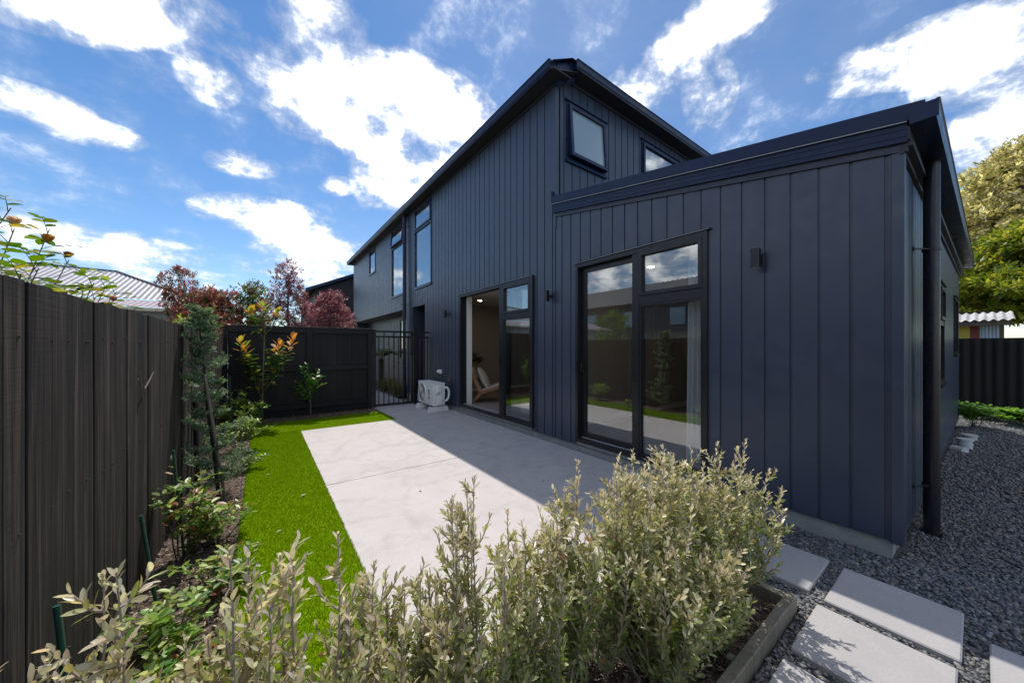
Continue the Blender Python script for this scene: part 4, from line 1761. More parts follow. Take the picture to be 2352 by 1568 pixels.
text_mesh('lettering', 'GREE', .040, FRA, LY, .0012, .352, MATS['logo_blue'], ac, .0012)
MB().box(6.88, 6.935, .0003, .0012, .255, .312, FRA).build('sticker', MATS['sticker_dark'], ac)
MB().box(6.885, 6.93, .0013, .0016, .295, .306, FRA).build('sticker', MATS['liner_white'], ac)
MB().box(6.855, 6.93, .0003, .0012, .150, .185, FRA).build('sticker', MATS['liner_white'], ac)
MB().tube([FRA.P(6.905, .0013, .168), FRA.P(6.905, .0016, .168)], .012, 14).build('sticker', MATS['logo_blue'], ac)
# side panel: cover, valve box, pipes
FRS = Frame((0, AY0, 0), (1, 0, 0), (0, -1, 0))
MB().bbox(2.935, 3.03, .0005, .045, .405, .555, .012, FRS).build('valve_cover', MATS['ac_cream'], ac, angle=35)
MB().bbox(2.965, 3.055, .0005, .040, .165, .335, .010, FRS).build('terminal_box', MATS['ac_cream'], ac, angle=35)
for z in (.36, .375, .39):
    MB().box(2.93, 3.05, .0003, .004, z, z + .006, FRS).build('louvre', MATS['ac_grey'], ac)
pts = [FRS.P(3.10, .025, .50), FRS.P(3.14, .06, .51), FRS.P(3.170, .07, .47), FRS.P(3.185, .07, .38), FRS.P(3.172, .06, .29), FRS.P(3.14, .05, .24), FRS.P(3.09, .03, .225)]
MB().tube(pts, .023, 12).build('insulated_pipe', MATS['white_plastic'], ac, smooth=True)
pts = [FRS.P(3.00, .035, .405), FRS.P(3.02, .045, .35), FRS.P(3.05, .05, .28), FRS.P(3.09, .05, .24)]
MB().tube(pts, .014, 10).build('cable_conduit', MATS['white_plastic'], ac, smooth=True)
MB().tube([FRS.P(3.09, .03, .235), FRS.P(3.06, .03, .18)], .012, 10).build('cable_conduit', MATS['white_plastic'], ac, smooth=True)
for y in (6.76, 7.42):
    mb = MB()
    mb.prism([(2.79, 0.001), (3.24, 0.001), (3.20, .105), (2.82, .105)], y - .05, y + .05, lambda p, q, t: (p, t, q))
    f = mb.build('foot', MATS['white_plastic'], ac)
    MB().bbox(2.84, 3.16, y - .03, y + .03, .106, .124, .004).build('pad', MATS['ac_dark'], f)

# ------------------------------------------------------------------ brown paling fence on the left boundary
fence = empty('paling_fence', (-.57, 3.4, 0), 'tall dark brown rough-sawn paling fence beside the planting bed', 'fence')
r = random.Random(11)
y = -1.6
k = 0
PAL = []
while y < 7.93:
    w = r.choice([.098, .148, .148, .152, .105])
    y1 = min(y + w, 7.94)
    n = -.555 + r.choice([0, .001, .003, .0015, .006])
    h = 1.543 + r.uniform(-.005, .005)
    lean = r.uniform(-.003, .003)
    mb = MB()
    # slightly cupped sawn board with eased edges
    c = r.uniform(-.002, .003)
    pl = [(y, n - .002), (y + .003, n), (y + w * .33, n + c), (y + w * .66, n + c * .8), (y1 - .003, n), (y1, n - .002), (y1, n - .020), (y, n - .020)]
    vs = [(q, p, -.05) for p, q in pl] + [(q + lean, p, h + r.uniform(-.002, .002)) for p, q in pl]
    m = len(pl)
    mb.add(vs, [tuple(range(m))[::-1], tuple(range(m, 2 * m))] + [(i, (i + 1) % m, m + (i + 1) % m, m + i) for i in range(m)])
    mb.build('paling', MATS['fence_brown'], fence)
    y = y1 + r.choice([.0005, .001, .002])
    k += 1
mb = MB()
for z in (.25, .80, 1.35):
    MB().box(-.665, -.588, -1.6, 7.93, z, z + .07).build('rail', MATS['fence_brown'], fence)
for yy in (-.8, 1.6, 4.0, 6.4):
    MB().box(-.76, -.667, yy, yy + .095, -.05, 1.42).build('post', MATS['fence_brown'], fence)
nl = MB()
for kk in range(64):
    yy = -1.5 + kk * .148 + r.uniform(-.02, .02)
    for zz in (.285, .835, 1.385):
        zq = zz + r.uniform(-.015, .015)
        nl.tube([(-.560, yy, zq), (-.5465, yy, zq)], .0042, 6)
nl = nl.build('nails', MATS['bark_dark'], fence)
nl['kind'] = 'stuff'
# nails / broken twigs caught on the boards
mb = MB()
mb.tube([(-.55, 2.72, 1.18), (-.535, 2.78, 1.12), (-.53, 2.86, 1.165), (-.527, 2.93, 1.205)], [.004, .004, .0035, .002], 5)
mb.tube([(-.54, 2.72, 1.22), (-.537, 2.73, 1.12), (-.54, 2.78, 1.06)], .003, 5)
tag(mb.build('dry_twig', MATS['bark_grey']), 'dry curled twig caught on the brown paling fence', 'twig')

# ------------------------------------------------------------------ black fence across the end
bf = empty('black_fence', (.7, 7.97, 0), 'black stained timber fence closing the far end of the garden', 'fence')
FY = 7.95
for x0, x1 in ((-.570, -.505), (.725, .825), (1.885, 1.985)):
    MB().bbox(x0, x1, FY, FY + .10, -.05, 1.742, .003).build('post', MATS['fence_black'], bf)
for x0, x1 in ((-.504, .724), (.826, 1.884)):
    MB().bbox(x0, x1, FY + .012, FY + .058, 1.640, 1.738, .003).build('rail', MATS['fence_black'], bf)
    MB().bbox(x0, x1, FY + .012, FY + .058, .880, .965, .003).build('rail', MATS['fence_black'], bf)
    MB().bbox(x0, x1, FY + .012, FY + .058, .130, .215, .003).build('rail', MATS['fence_black'], bf)
    MB().bbox(x0, x1, FY + .030, FY + .055, -.06, .110, .003).build('plinth_board', MATS['fence_black'], bf)
MB().bbox(-.575, 1.990, FY - .006, FY + .118, 1.744, 1.760, .003).build('capping', MATS['fence_black'], bf)
x = -.50
k = 0
r = random.Random(2)
while x < 1.88:
    w = .145
    x1 = min(x + w, 1.884)
    n = FY + .060 + (.018 if k % 2 else 0)
    ov = .014 if k % 2 else 0
    MB().box(max(-.503, x - ov), min(1.884, x1 + ov), n, n + .016, .02, 1.735).build('paling', MATS['fence_black'], bf)
    x = x1 + .003
    k += 1

# ------------------------------------------------------------------ black metal gate
gate = empty('metal_gate', (2.45, 7.97, 0), 'black tubular metal side gate standing closed beside the house', 'gate')
G = MATS['black_satin']
gy0, gy1 = FY + .01, FY + .05
MB().bbox(1.998, 2.058, gy0, gy1, .012, 1.752, .003).build('stile', G, gate)
MB().bbox(2.865, 2.905, gy0, gy1, .03, 1.72, .003).build('stile', G, gate)
MB().bbox(2.059, 2.864, gy0, gy1, 1.690, 1.732, .003).build('rail', G, gate)
MB().bbox(2.059, 2.864, gy0, gy1, 1.572, 1.612, .003).build('rail', G, gate)
MB().bbox(2.059, 2.864, gy0, gy1, .025, .070, .003).build('rail', G, gate)
for k in range(7):
    x = 2.122 + k * .1115
    top = 1.689 if k % 2 else 1.571
    MB().box(x - .010, x + .010, gy0 + .010, gy1 - .010, .0705, top if top < 1.6 else 1.5715).build('bar', G, gate)
    if k % 2:
        MB().box(x - .010, x + .010, gy0 + .010, gy1 - .010, 1.6125, 1.6895).build('bar', G, gate)
MB().bbox(2.835, 2.905, gy0 - .03, gy0 - .001, 1.16, 1.24, .004).build('latch', MATS['black_alu'], gate)
MB().tube([(2.855, gy0 - .03, 1.20), (2.855, gy0 - .06, 1.20), (2.90, gy0 - .06, 1.20)], .007, 8).build('latch_lever', MATS['black_alu'], gate)
for z in (.32, 1.50):
    MB().tube([(1.990, gy0 - .006, z - .04), (1.990, gy0 - .006, z + .04)], .009, 8).build('hinge', MATS['black_alu'], gate)
gp = empty('gate_panel', (3.1, 7.97, 0), 'narrow fixed black metal panel between gate and house wall', 'gate panel')
MB().bbox(2.918, 3.000, FY - .01, FY + .07, -.02, 1.775, .003).build('post', G, gp)
MB().bbox(2.914, 3.004, FY - .014, FY + .074, 1.776, 1.788, .003).build('post_cap', G, gp)
MB().bbox(3.001, 3.294, gy0, gy1, 1.690, 1.732, .003).build('rail', G, gp)
MB().bbox(3.001, 3.294, gy0, gy1, 1.572, 1.612, .003).build('rail', G, gp)
MB().bbox(3.001, 3.294, gy0, gy1, .025, .070, .003).build('rail', G, gp)
for x in (3.09, 3.185, 3.265):
    MB().box(x - .010, x + .010, gy0 + .010, gy1 - .010, .0705, 1.5715).build('bar', G, gp)


# ------------------------------------------------------------------ corrugated sheet helper
def corrugated(mb, p0, du, dv, lu, lv, pitch=.076, amp=.009, nn=None, seg=6, thick=.0):
    """sheet from p0: corrugations run along dv, waves across du; nn normal"""
    p0, du, dv = Vector(p0), Vector(du).normalized(), Vector(dv).normalized()
    nn = Vector(nn) if nn is not None else du.cross(dv)
    n = max(2, int(lu / pitch * seg))
    vs, fs = [], []
    for i in range(n + 1):
        u = lu * i / n
        h = amp * math.sin(2 * math.pi * u / pitch)
        q = p0 + du * u + nn * h
        vs += [q, q + dv * lv]
    for i in range(n):
        fs.append((2 * i, 2 * i + 2, 2 * i + 3, 2 * i + 1))
    mb.add(vs, fs)


# right: corrugated fence
cf = empty('corrugated_fence', (11.64, -1.2, 0), 'black corrugated iron fence behind the gravel', 'fence')
for k in range(6):
    y0 = -4.2 + k * .80
    mb = MB()
    corrugated(mb, (11.64 + .004 * (k % 2), y0, GZ - .02), (0, 1, 0), (0, 0, 1), .82, 1.585, .135, .016, (1, 0, 0), 8)
    mb.build('iron_sheet', MATS['iron_dark'], cf, smooth=True)
for z in (.2, 1.35):
    MB().box(11.665, 11.73, -4.2, .6, z, z + .08).build('rail', MATS['fence_black'], cf)

# shed beyond it
shed = empty('shed', (14.6, .6, 0), 'ramshackle shed with a pale corrugated roof behind the iron fence', 'shed')
mb = MB()
corrugated(mb, (13.7, -.50, 1.985), (0, 1, 0), (1.6, 0, .34), 3.6, 1.15, .13, .022, (0, 0, 1), 10)
mb.build('roof_sheet', MATS['iron_white'], shed, smooth=True)
MB().box(13.76, 13.80, -.46, 3.0, 1.86, 1.95).build('eave_board', MATS['bark_grey'], shed)
MB().box(14.0, 14.06, .12, 3.0, 0, 1.9).build('wall_panel', MATS['yellow_wall'], shed)
MB().box(14.0, 14.05, -.02, .118, 0, 1.9).build('wall_panel', MATS['red_brown_wall'], shed)
mb = MB()
corrugated(mb, (14.0, -.30, 0), (0, 1, 0), (0, 0, 1), .278, 1.9, .05, .006, (1, 0, 0), 6)
mb.build('wall_panel', MATS['blue_white_wall'], shed)
MB().box(14.0, 14.06, -.36, -.305, 0, 1.95).build('post', MATS['bark_grey'], shed)
MB().box(15.5, 15.55, -.36, 3.0, 0, 2.3).build('wall_panel', MATS['bark_dark'], shed)

# PVC pipe stubs in the gravel
for i, (x, y, rr_, h, lb) in enumerate([(8.55, .075, .07, .055, 'low grey plastic drain cap far back in the gravel'), (7.72, .105, .065, .12, 'taller ribbed grey plastic pipe stub in the gravel')]):
    t = empty('drain_pipe', (x, y, GZ), lb, 'drain pipe', 'plastic drain stubs in the gravel')
    MB().tube([(x, y, GZ - .02), (x, y, GZ + h)], rr_, 24).build('pipe', MATS['pvc_grey'], t, angle=40)
    MB().tube([(x, y, GZ + h + .0005), (x, y, GZ + h + .022)], rr_ + .01, 24).build('cap', MATS['pvc_grey'], t, angle=40)
    if i:
        MB().tube([(x, y, GZ + h * .5), (x, y, GZ + h * .5 + .012)], rr_ + .004, 24).build('rib', MATS['pvc_grey'], t, angle=40)
mb = MB()
mb.tube([(7.50, .20, GZ + .02), (7.42, .10, GZ + .022)], .05, 16)
tag(mb.build('drain_elbow', MATS['pvc_grey'], angle=40), 'grey plastic drain elbow lying by the wall base', 'drain pipe')

# ------------------------------------------------------------------ neighbours
nb = empty('neighbour_house', (-7, 20, 0), 'single-storey house with a pale corrugated hip roof behind the brown fence', 'house')
ey, ezz, ry, rzz, hx = 17.07, 3.0, 20.5, 4.37, -4.72


def roof_face(parent, pts, pitch, amp, mat, n_hint, name='roof'):
    """corrugated roof face: ribs run up-slope, clipped to the polygon (eave first two points)"""
    a, b = Vector(pts[0]), Vector(pts[1])
    du = (b - a).normalized()
    n = (b - a).cross(Vector(pts[2]) - b).normalized()
    if n.z < 0:
        n = -n
    dv = n.cross(du)
    if dv.z < 0:
        dv = -dv
    uv = [((Vector(p) - a).dot(du), (Vector(p) - a).dot(dv)) for p in pts]
    u0, u1 = min(u for u, _ in uv), max(u for u, _ in uv)

    def span(u):
        vs = []
        m = len(uv)
        for i in range(m):
            (ua, va), (ub, vb) = uv[i], uv[(i + 1) % m]
            if abs(ub - ua) > 1e-9 and min(ua, ub) - 1e-6 <= u <= max(ua, ub) + 1e-6:
                vs.append(va + (vb - va) * (u - ua) / (ub - ua))
        return (min(vs), max(vs)) if vs else (0, 0)
    mb = MB()
    N = int((u1 - u0) / pitch * 6)
    vs, fs = [], []
    for i in range(N + 1):
        u = u0 + (u1 - u0) * i / N
        lo, hi = span(u)
        h = amp * math.sin(2 * math.pi * u / pitch)
        vs += [a + du * u + dv * lo + n * h, a + du * u + dv * hi + n * h]
    for i in range(N):
        fs.append((2 * i, 2 * i + 2, 2 * i + 3, 2 * i + 1))
    mb.add(vs, fs)
    return mb.build(name, MATS[mat], parent, smooth=True)


xl = -13.5
er = -1.75
rf = roof_face(nb, [(xl, ey, ezz), (er, ey, ezz), (hx, ry, rzz), (hx - 2.35, ry, rzz + .02), (xl, ey + .3, ezz + .1)], .15, .011, 'iron_pale', None)
roof_face(nb, [(er, ey, ezz), (er, ey + 6.8, ezz), (hx, ry, rzz)], .15, .011, 'iron_pale', None)
mb = MB()
mb.tube([(er, ey, ezz + .03), (hx, ry, rzz + .04), (hx - 2.35, ry, rzz + .06), (xl, ey + .3, ezz + .14)], .035, 8)
mb.build('ridge_cap', MATS['iron_greyroof'], nb, angle=40)
roof_face(nb, [(xl, 15.6, 2.62), (-1.0, 15.6, 2.62), (-1.0, ey + .05, 2.97), (xl, ey + .05, 2.97)], .15, .011, 'iron_pink', None)
MB().box(xl, -1.0, 15.5, 15.62, 2.50, 2.60).build('gutter', MATS['cream_gutter'], nb)
MB().box(xl + .3, -1.3, 15.9, 23.5, 0, 2.58).build('wall', MATS['wall_bluegrey'], nb)
for x in (-4.2, -2.4):
    w_ = MB().box(x, x + .9, 15.86, 15.899, 1.1, 2.2).build('window', MATS['liner_white'], nb)
    MB().box(x + .07, x + .83, 15.85, 15.859, 1.17, 2.13).build('pane', MATS['frosted_glass'], w_)

dh = empty('dark_house', (5.4, 23, 0), 'dark gabled house standing beyond the far end of the navy house', 'house')
mb = MB()
pl = [(2.2, 0), (8.6, 0), (8.6, 4.3), (5.4, 5.72), (2.2, 4.3)]
mb.prism(pl, 20.05, 28, lambda p, q, t: (p, t, q))
mb.build('wall', MATS['dark_house_wall'], dh)
mb = MB()
pl = [(1.75, 4.14), (5.4, 5.78), (9.05, 4.14), (9.05, 4.30), (5.4, 5.95), (1.75, 4.30)]
mb.prism(pl, 19.8, 28.2, lambda p, q, t: (p, t, q))
mb.build('roof', MATS['navy_metal'], dh)
x = 2.25
while x < 4.4:
    MB().box(x, x + .15, 20.03, 20.049, 2.0, 4.25 + (x - 2.2) * .44).build('weatherboard', MATS['dark_house_wall'], dh)
    x += .165
w_ = MB().box(2.5, 2.8, 20.0, 20.028, 3.2, 4.1).build('window', MATS['black_alu'], dh)

# two-storey terrace across the boundary: it shows in the glass doors
tr_ = empty('terrace_house', (-19, 9, 0), 'long grey two-storey terrace with a ribbed roof seen mirrored in the glass', 'house')
MB().box(-25, -18.4, -14, 26, 0, 5.0).build('wall', MATS['neighbour_wall'], tr_)
roof_face(tr_, [(-18.0, -14.5, 4.95), (-18.0, 26.5, 4.95), (-21.7, 26.5, 7.05), (-21.7, -14.5, 7.05)], .42, .05, 'iron_greyroof', None)
roof_face(tr_, [(-25.4, 26.5, 4.95), (-25.4, -14.5, 4.95), (-21.7, -14.5, 7.05), (-21.7, 26.5, 7.05)], .42, .05, 'iron_greyroof', None)
MB().box(-18.05, -17.9, -14.5, 26.5, 4.82, 4.96).build('gutter', MATS['black_alu'], tr_)
for k in range(9):
    y0 = -12 + k * 4.1
    w_ = MB().box(-18.45, -18.36, y0, y0 + 1.3, 3.0, 4.4).build('window', MATS['black_alu'], tr_)
    MB().box(-18.37, -18.345, y0 + .06, y0 + 1.24, 3.06, 4.34).build('pane', MATS['frosted_glass'], w_)
    for j in range(6):
        MB().box(-18.42, -18.37, y0 + 1.7 + j * .35, y0 + 1.76 + j * .35, 0, 4.8).build('batten', MATS['neighbour_wall'], tr_)


# ------------------------------------------------------------------ plants
def curve_pts(a, b, sag, n=6, rg=None, wob=0.):
    a, b, sag = Vector(a), Vector(b), Vector(sag)
    out = []
    for i in range(n + 1):
        t = i / n
        p = a.lerp(b, t) + sag * (4 * t * (1 - t))
        if rg and 0 < i:
            p += Vector((rg.uniform(-wob, wob), rg.uniform(-wob, wob), rg.uniform(-wob, wob)))
        out.append(p)
    return out


def at_t(pts, t):
    f = t * (len(pts) - 1)
    i = min(int(f), len(pts) - 2)
    return pts[i].lerp(pts[i + 1], f - i), (pts[i + 1] - pts[i]).normalized()


def hedge_shrub(x, y, h, spread, nst, seed, label, lean=(0, 0)):
    rg = random.Random(seed)
    root = empty('hedge_shrub', (x, y, -.01), label, 'shrub', 'silver-leaved shrubs of the front hedge')
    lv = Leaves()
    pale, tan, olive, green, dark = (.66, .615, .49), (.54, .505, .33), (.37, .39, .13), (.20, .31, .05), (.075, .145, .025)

    def leafy(pts, t0, t1, n, l0, l1, top0, top1):
        for i in range(n):
            t = t0 + (t1 - t0) * (i + rg.random() * .6) / n
            p, d = at_t(pts, min(t, .999))
            az = i * 2.4 + rg.uniform(-.4, .4)
            a = d.cross(Vector((0.3, .2, 1) if abs(d.z) < .9 else (1, 0, 0))).normalized()
            b = d.cross(a)
            out = a * math.cos(az) + b * math.sin(az)
            op = rg.uniform(.40, 1.0) * (1.2 - .45 * t)
            dd = (d * math.cos(op) + out * math.sin(op))
            up = d * math.sin(op) - out * math.cos(op)
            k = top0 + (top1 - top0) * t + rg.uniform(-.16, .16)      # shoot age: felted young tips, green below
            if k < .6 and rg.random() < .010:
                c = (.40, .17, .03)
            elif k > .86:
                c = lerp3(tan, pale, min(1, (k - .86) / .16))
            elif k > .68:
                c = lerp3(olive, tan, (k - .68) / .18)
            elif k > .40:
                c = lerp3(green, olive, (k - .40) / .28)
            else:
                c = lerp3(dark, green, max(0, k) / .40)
            L = rg.uniform(l0, l1) * (1.0 - .25 * max(0, t - .8) / .2)
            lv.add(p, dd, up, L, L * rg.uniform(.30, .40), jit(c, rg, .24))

    for k in range(nst):
        rr = math.sqrt(rg.random())
        az = rg.uniform(0, 2 * math.pi)
        hh = h * (1.04 - .34 * rr ** 2) * rg.choice([rg.uniform(.55, .85), rg.uniform(.82, 1.02), rg.uniform(.90, 1.10)])
        b0 = Vector((x + .07 * rr * math.cos(az), y + .07 * rr * math.sin(az), -.012))
        tip = Vector((x + spread * rr * math.cos(az) + lean[0] * hh, y + spread * .9 * rr * math.sin(az) + lean[1] * hh, hh))
        sag = Vector((math.cos(az), math.sin(az), 0)) * spread * rr * .16
        pts = curve_pts(b0, tip, sag, 7, rg, .006)
        mb = MB()
        mb.tube(pts, [.0050 - .0037 * i / 7 for i in range(8)], 5)
        leafy(pts, .16, 1.0, int(30 + hh * 24), .026, .043, .0, 1.16)
        # tip tuft
        leafy(pts, .965, 1.0, 5, .020, .032, 1.05, 1.15)
        for j in range(rg.randint(12, 15)):
            t = rg.uniform(.05, .95)
            p, d = at_t(pts, t)
            a2 = rg.uniform(0, 2 * math.pi)
            ln = rg.uniform(.06, .24) * (1.15 - .72 * t)
            e = p + Vector((math.cos(a2) * ln * .62, math.sin(a2) * ln * .62, ln * rg.uniform(.45, 1.0)))
            tp_ = curve_pts(p, e, Vector((0, 0, -ln * .12)), 4, rg, .003)
            mb.tube(tp_, [.0028, .0025, .0022, .0019, .0013], 4)
            kk = e.z / max(h, .1)
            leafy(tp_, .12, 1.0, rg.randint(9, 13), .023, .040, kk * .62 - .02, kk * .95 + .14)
        mb.build('stem', MATS['bark_pale'], root)
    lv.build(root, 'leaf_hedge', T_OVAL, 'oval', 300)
    return root


SHRUBS = [(-.30, .93, .87, .17, 30, 'pale-leaved shrub pressed against the brown fence at the picture edge'),
          (-.12, .86, .90, .18, 30, 'hedge shrub with long pale leaves close to the fence and thin stakes'),
          (.07, .94, .87, .19, 30, 'hedge shrub whose tall spike stands against the turf'),
          (.34, 1.00, .68, .20, 32, 'lowest hedge shrub at the dip beside the turf edge'),
          (.60, 1.00, .84, .18, 22, 'hedge shrub with one dark spire against the sunlit concrete'),
          (.86, .96, .78, .20, 26, 'hedge shrub in the middle of the row against bright concrete'),
          (1.13, .97, .84, .22, 30, 'hedge shrub crossing the edge of the house shadow'),
          (1.42, .95, .85, .25, 38, 'tall dense hedge shrub in front of the closed sliding door'),
          (1.72, .92, .82, .26, 40, 'fullest pale hedge shrub below the door jamb'),
          (1.99, .86, .76, .25, 36, 'last hedge shrub leaning over the timber edging toward the stones'),
          (1.30, .78, .56, .20, 26, 'low bushy hedge shrub at the front of the row above the mulch'),
          (1.62, .77, .50, .19, 24, 'lowest green hedge shrub beside the bare mulch')]
for i, (x, y, h, sp, n, lb) in enumerate(SHRUBS):
    hedge_shrub(x, y, h * 1.02, sp * 1.1, int(n * .78), 100 + i, lb, (.12, -.10) if i == 9 else (0, 0))


# ---- glossy low shrubs in the bed
def gloss_shrub(x, y, h, spread, nst, seed, label, pal, L=(.045, .07), lean=(0, 0), name='bed_shrub', droop=.0, parts=300, stemmat='twig_green', group='low glossy shrubs in the fence bed', leafmat='leaf_gloss', dens=1.0):
    rg = random.Random(seed)
    root = empty(name, (x, y, -.01), label, 'shrub', group)
    lv = Leaves()
    for k in range(nst):
        rr = math.sqrt(rg.random())
        az = rg.uniform(0, 2 * math.pi)
        hh = h * (1.05 - .5 * rr ** 2) * rg.uniform(.7, 1.08)
        b0 = Vector((x + .03 * math.cos(az), y + .03 * math.sin(az), -.012))
        tip = Vector((x + spread * rr * math.cos(az) + lean[0] * hh, y + spread * rr * math.sin(az) + lean[1] * hh, max(.04, hh)))
        pts = curve_pts(b0, tip, Vector((0, 0, .12 * spread * rr)), 6, rg, .008)
        mb = MB()
        mb.tube(pts, [.0045 - .003 * i / 6 for i in range(7)], 5)
        tw = [(pts, .3)]
        for j in range(rg.randint(2, 4)):
            p, d = at_t(pts, rg.uniform(.35, .9))
            a2 = rg.uniform(0, 2 * math.pi)
            ln = rg.uniform(.06, .16)
            e = p + Vector((math.cos(a2) * ln, math.sin(a2) * ln, ln * rg.uniform(.0, .8)))
            q = curve_pts(p, e, Vector((0, 0, .01)), 3, rg, .003)
            mb.tube(q, [.002, .0018, .0014, .001], 4)
            tw.append((q, .15))
        for q, t0 in tw:
            n = int(rg.randint(7, 11) * dens)
            for i in range(n):
                t = t0 + (1 - t0) * (i + .5) / n
                p, d = at_t(q, min(t, .995))
                a2 = i * 2.5 + rg.uniform(-.5, .5)
                o_ = Vector((math.cos(a2), math.sin(a2), rg.uniform(-.25, .45) - droop))
                dd = (o_ + d * .5).normalized()
                c = rg.choice(pal)
                l = rg.uniform(*L)
                lv.add(p, dd, (rg.uniform(-.3, .3), rg.uniform(-.3, .3), 1), l, l * rg.uniform(.36, .46), jit(c, rg, .18))
        mb.build('stem', MATS[stemmat], root)
    lv.build(root, leafmat, T_OVAL, 'oval', parts)
    return root


GPAL = [(.13, .23, .03), (.18, .31, .045), (.08, .16, .022), (.28, .38, .07), (.42, .46, .14)]  # lightest yellow-green puts the backlight into the leaf colour
RPAL = GPAL * 3 + [(.24, .07, .025), (.30, .17, .03)]
gloss_shrub(-.27, 6.75, .78, .34, 18, 31, 'big glossy green shrub beside the black fence corner', GPAL, (.06, .085))
gloss_shrub(-.25, 5.75, .50, .28, 12, 32, 'glossy green shrub behind the slender conifer', GPAL, (.05, .075))
gloss_shrub(-.42, 3.05, .66, .18, 7, 33, 'upright shrub with reddish new leaves tied to a thin green stake', RPAL, (.05, .075))
gloss_shrub(-.24, 3.15, .20, .25, 12, 34, 'low spreading shrub spilling over the turf edge', RPAL, (.038, .056), (.25, 0))
gloss_shrub(-.21, 2.55, .18, .22, 9, 35, 'low shrub with drooping red leaves reaching onto the turf', RPAL, (.038, .06), (.35, 0))
gloss_shrub(-.36, 2.15, .19, .16, 7, 36, 'low glossy shrub at the base of the nearer green stake', GPAL, (.045, .065))
gloss_shrub(-.16, 4.75, .16, .12, 5, 37, 'tiny green sprig growing at the turf edge', GPAL, (.035, .055), (.25, 0))
gloss_shrub(-.36, 1.55, .16, .15, 6, 38, 'low glossy shrub half hidden behind the pale hedge', GPAL, (.035, .052))
gloss_shrub(-.22, 1.85, .14, .15, 6, 39, 'small shrub with yellowing leaves between fence and turf', RPAL, (.045, .065))

# garden stakes
for (b, t, rr_, lb, mt) in [((-.40, 2.36, -.02), (-.47, 2.38, .545), .0075, 'slim green garden stake leaning toward the fence', 'stake_green'),
                            ((-.415, 1.52, -.02), (-.472, 1.55, .62), .008, 'thick-looking green stake nearest the camera by the fence', 'stake_green'),
                            ((-.41, 3.06, -.02), (-.455, 3.02, .70), .0075, 'green stake supporting the reddish shrub', 'stake_green'),
                            ((-.36, 6.3, -.02), (-.37, 6.3, .95), .008, 'green stake among the leaves by the black fence', 'stake_green'),
                            ((-.50, 4.42, -.02), (-.515, 4.42, .86), .022, 'thick black stake standing against the paling fence', 'rubber_black'),
                            ((-.27, 4.02, -.02), (-.40, 3.95, 1.12), .012, 'weathered timber stake tied to the slender conifer', 'weathered_stake')]:
    mb = MB()
    mb.tube([b, Vector(b).lerp(Vector(t), .5), t], rr_, 8)
    tag(mb.build('garden_stake', MATS[mt], angle=50), lb, 'stake', 'garden stakes in the fence bed')

# ---- slender conifer
def conifer():
    rg = random.Random(5)
    x, y = -.315, 4.05
    root = empty('conifer', (x, y, -.01), 'slender blue-green conifer staked in the bed beside the fence', 'tree')
    lv = Leaves()
    path = [Vector(p) for p in [(x, y, -.012), (x - .03, y + .0, .4), (x - .075, y, .8), (x - .10, y - .02, 1.2), (x - .125, y - .02, 1.5), (x - .105, y - .02, 1.70)]]
    mb = MB()
    mb.tube(path, [.016, .014, .012, .009, .006, .002], 8)
    mb.build('trunk', MATS['bark_dark'], root)
    br = MB()
    for k in range(115):
        t = (min(12, k // 9) + .5 + rg.uniform(-.28, .28)) / 13
        zz = .10 + .90 * t
        p, d = at_t(path, .05 + .94 * t)
        a = k * 2.4 + rg.uniform(-.5, .5)
        gap = (.30 < t < .38) or (.62 < t < .68)
        ln = (.28 - .16 * t) * rg.uniform(.35, 1.2) * (.55 if gap else 1.0)
        if t > .86:
            ln = rg.uniform(.05, .11)
        e = p + Vector((math.cos(a) * ln, math.sin(a) * ln, ln * rg.uniform(.05, .55)))
        q = curve_pts(p, e, Vector((0, 0, -.10 * ln)), 4, rg, .003)
        br.tube(q, [.0035, .003, .0024, .0018, .001], 4)
        ns = int(12 + ln * 80)
        for i in range(ns):
            tt = .18 + .82 * (i + .5) / ns
            pp, dd = at_t(q, min(.99, tt))
            sa = rg.uniform(0, 6.28)
            sl = rg.uniform(.025, .06)
            sd = (dd * .9 + Vector((math.cos(sa), math.sin(sa), rg.uniform(-.1, .8)))).normalized()
            for j in range(9):
                f = (j + .5) / 9
                b0 = pp + sd * sl * f
                na = rg.uniform(0, 6.28)
                nd = (sd * .9 + Vector((math.cos(na), math.sin(na), math.sin(na * 2.1)))).normalized()
                c = jit(rg.choice([(.14, .23, .15), (.18, .28, .19), (.10, .17, .11), (.28, .37, .26)] + ([(.22, .30, .08)] if tt > .7 else [])), rg, .2)
                lv.add(b0, nd, (rg.uniform(-1, 1), rg.uniform(-1, 1), 1), rg.uniform(.018, .030), .0085, c)
    br.build('branches', MATS['bark_grey'], root)['kind'] = 'stuff'
    lv.build(root, 'leaf_needle', T_DIAM, 'diam', 0, mass='needles')


conifer()


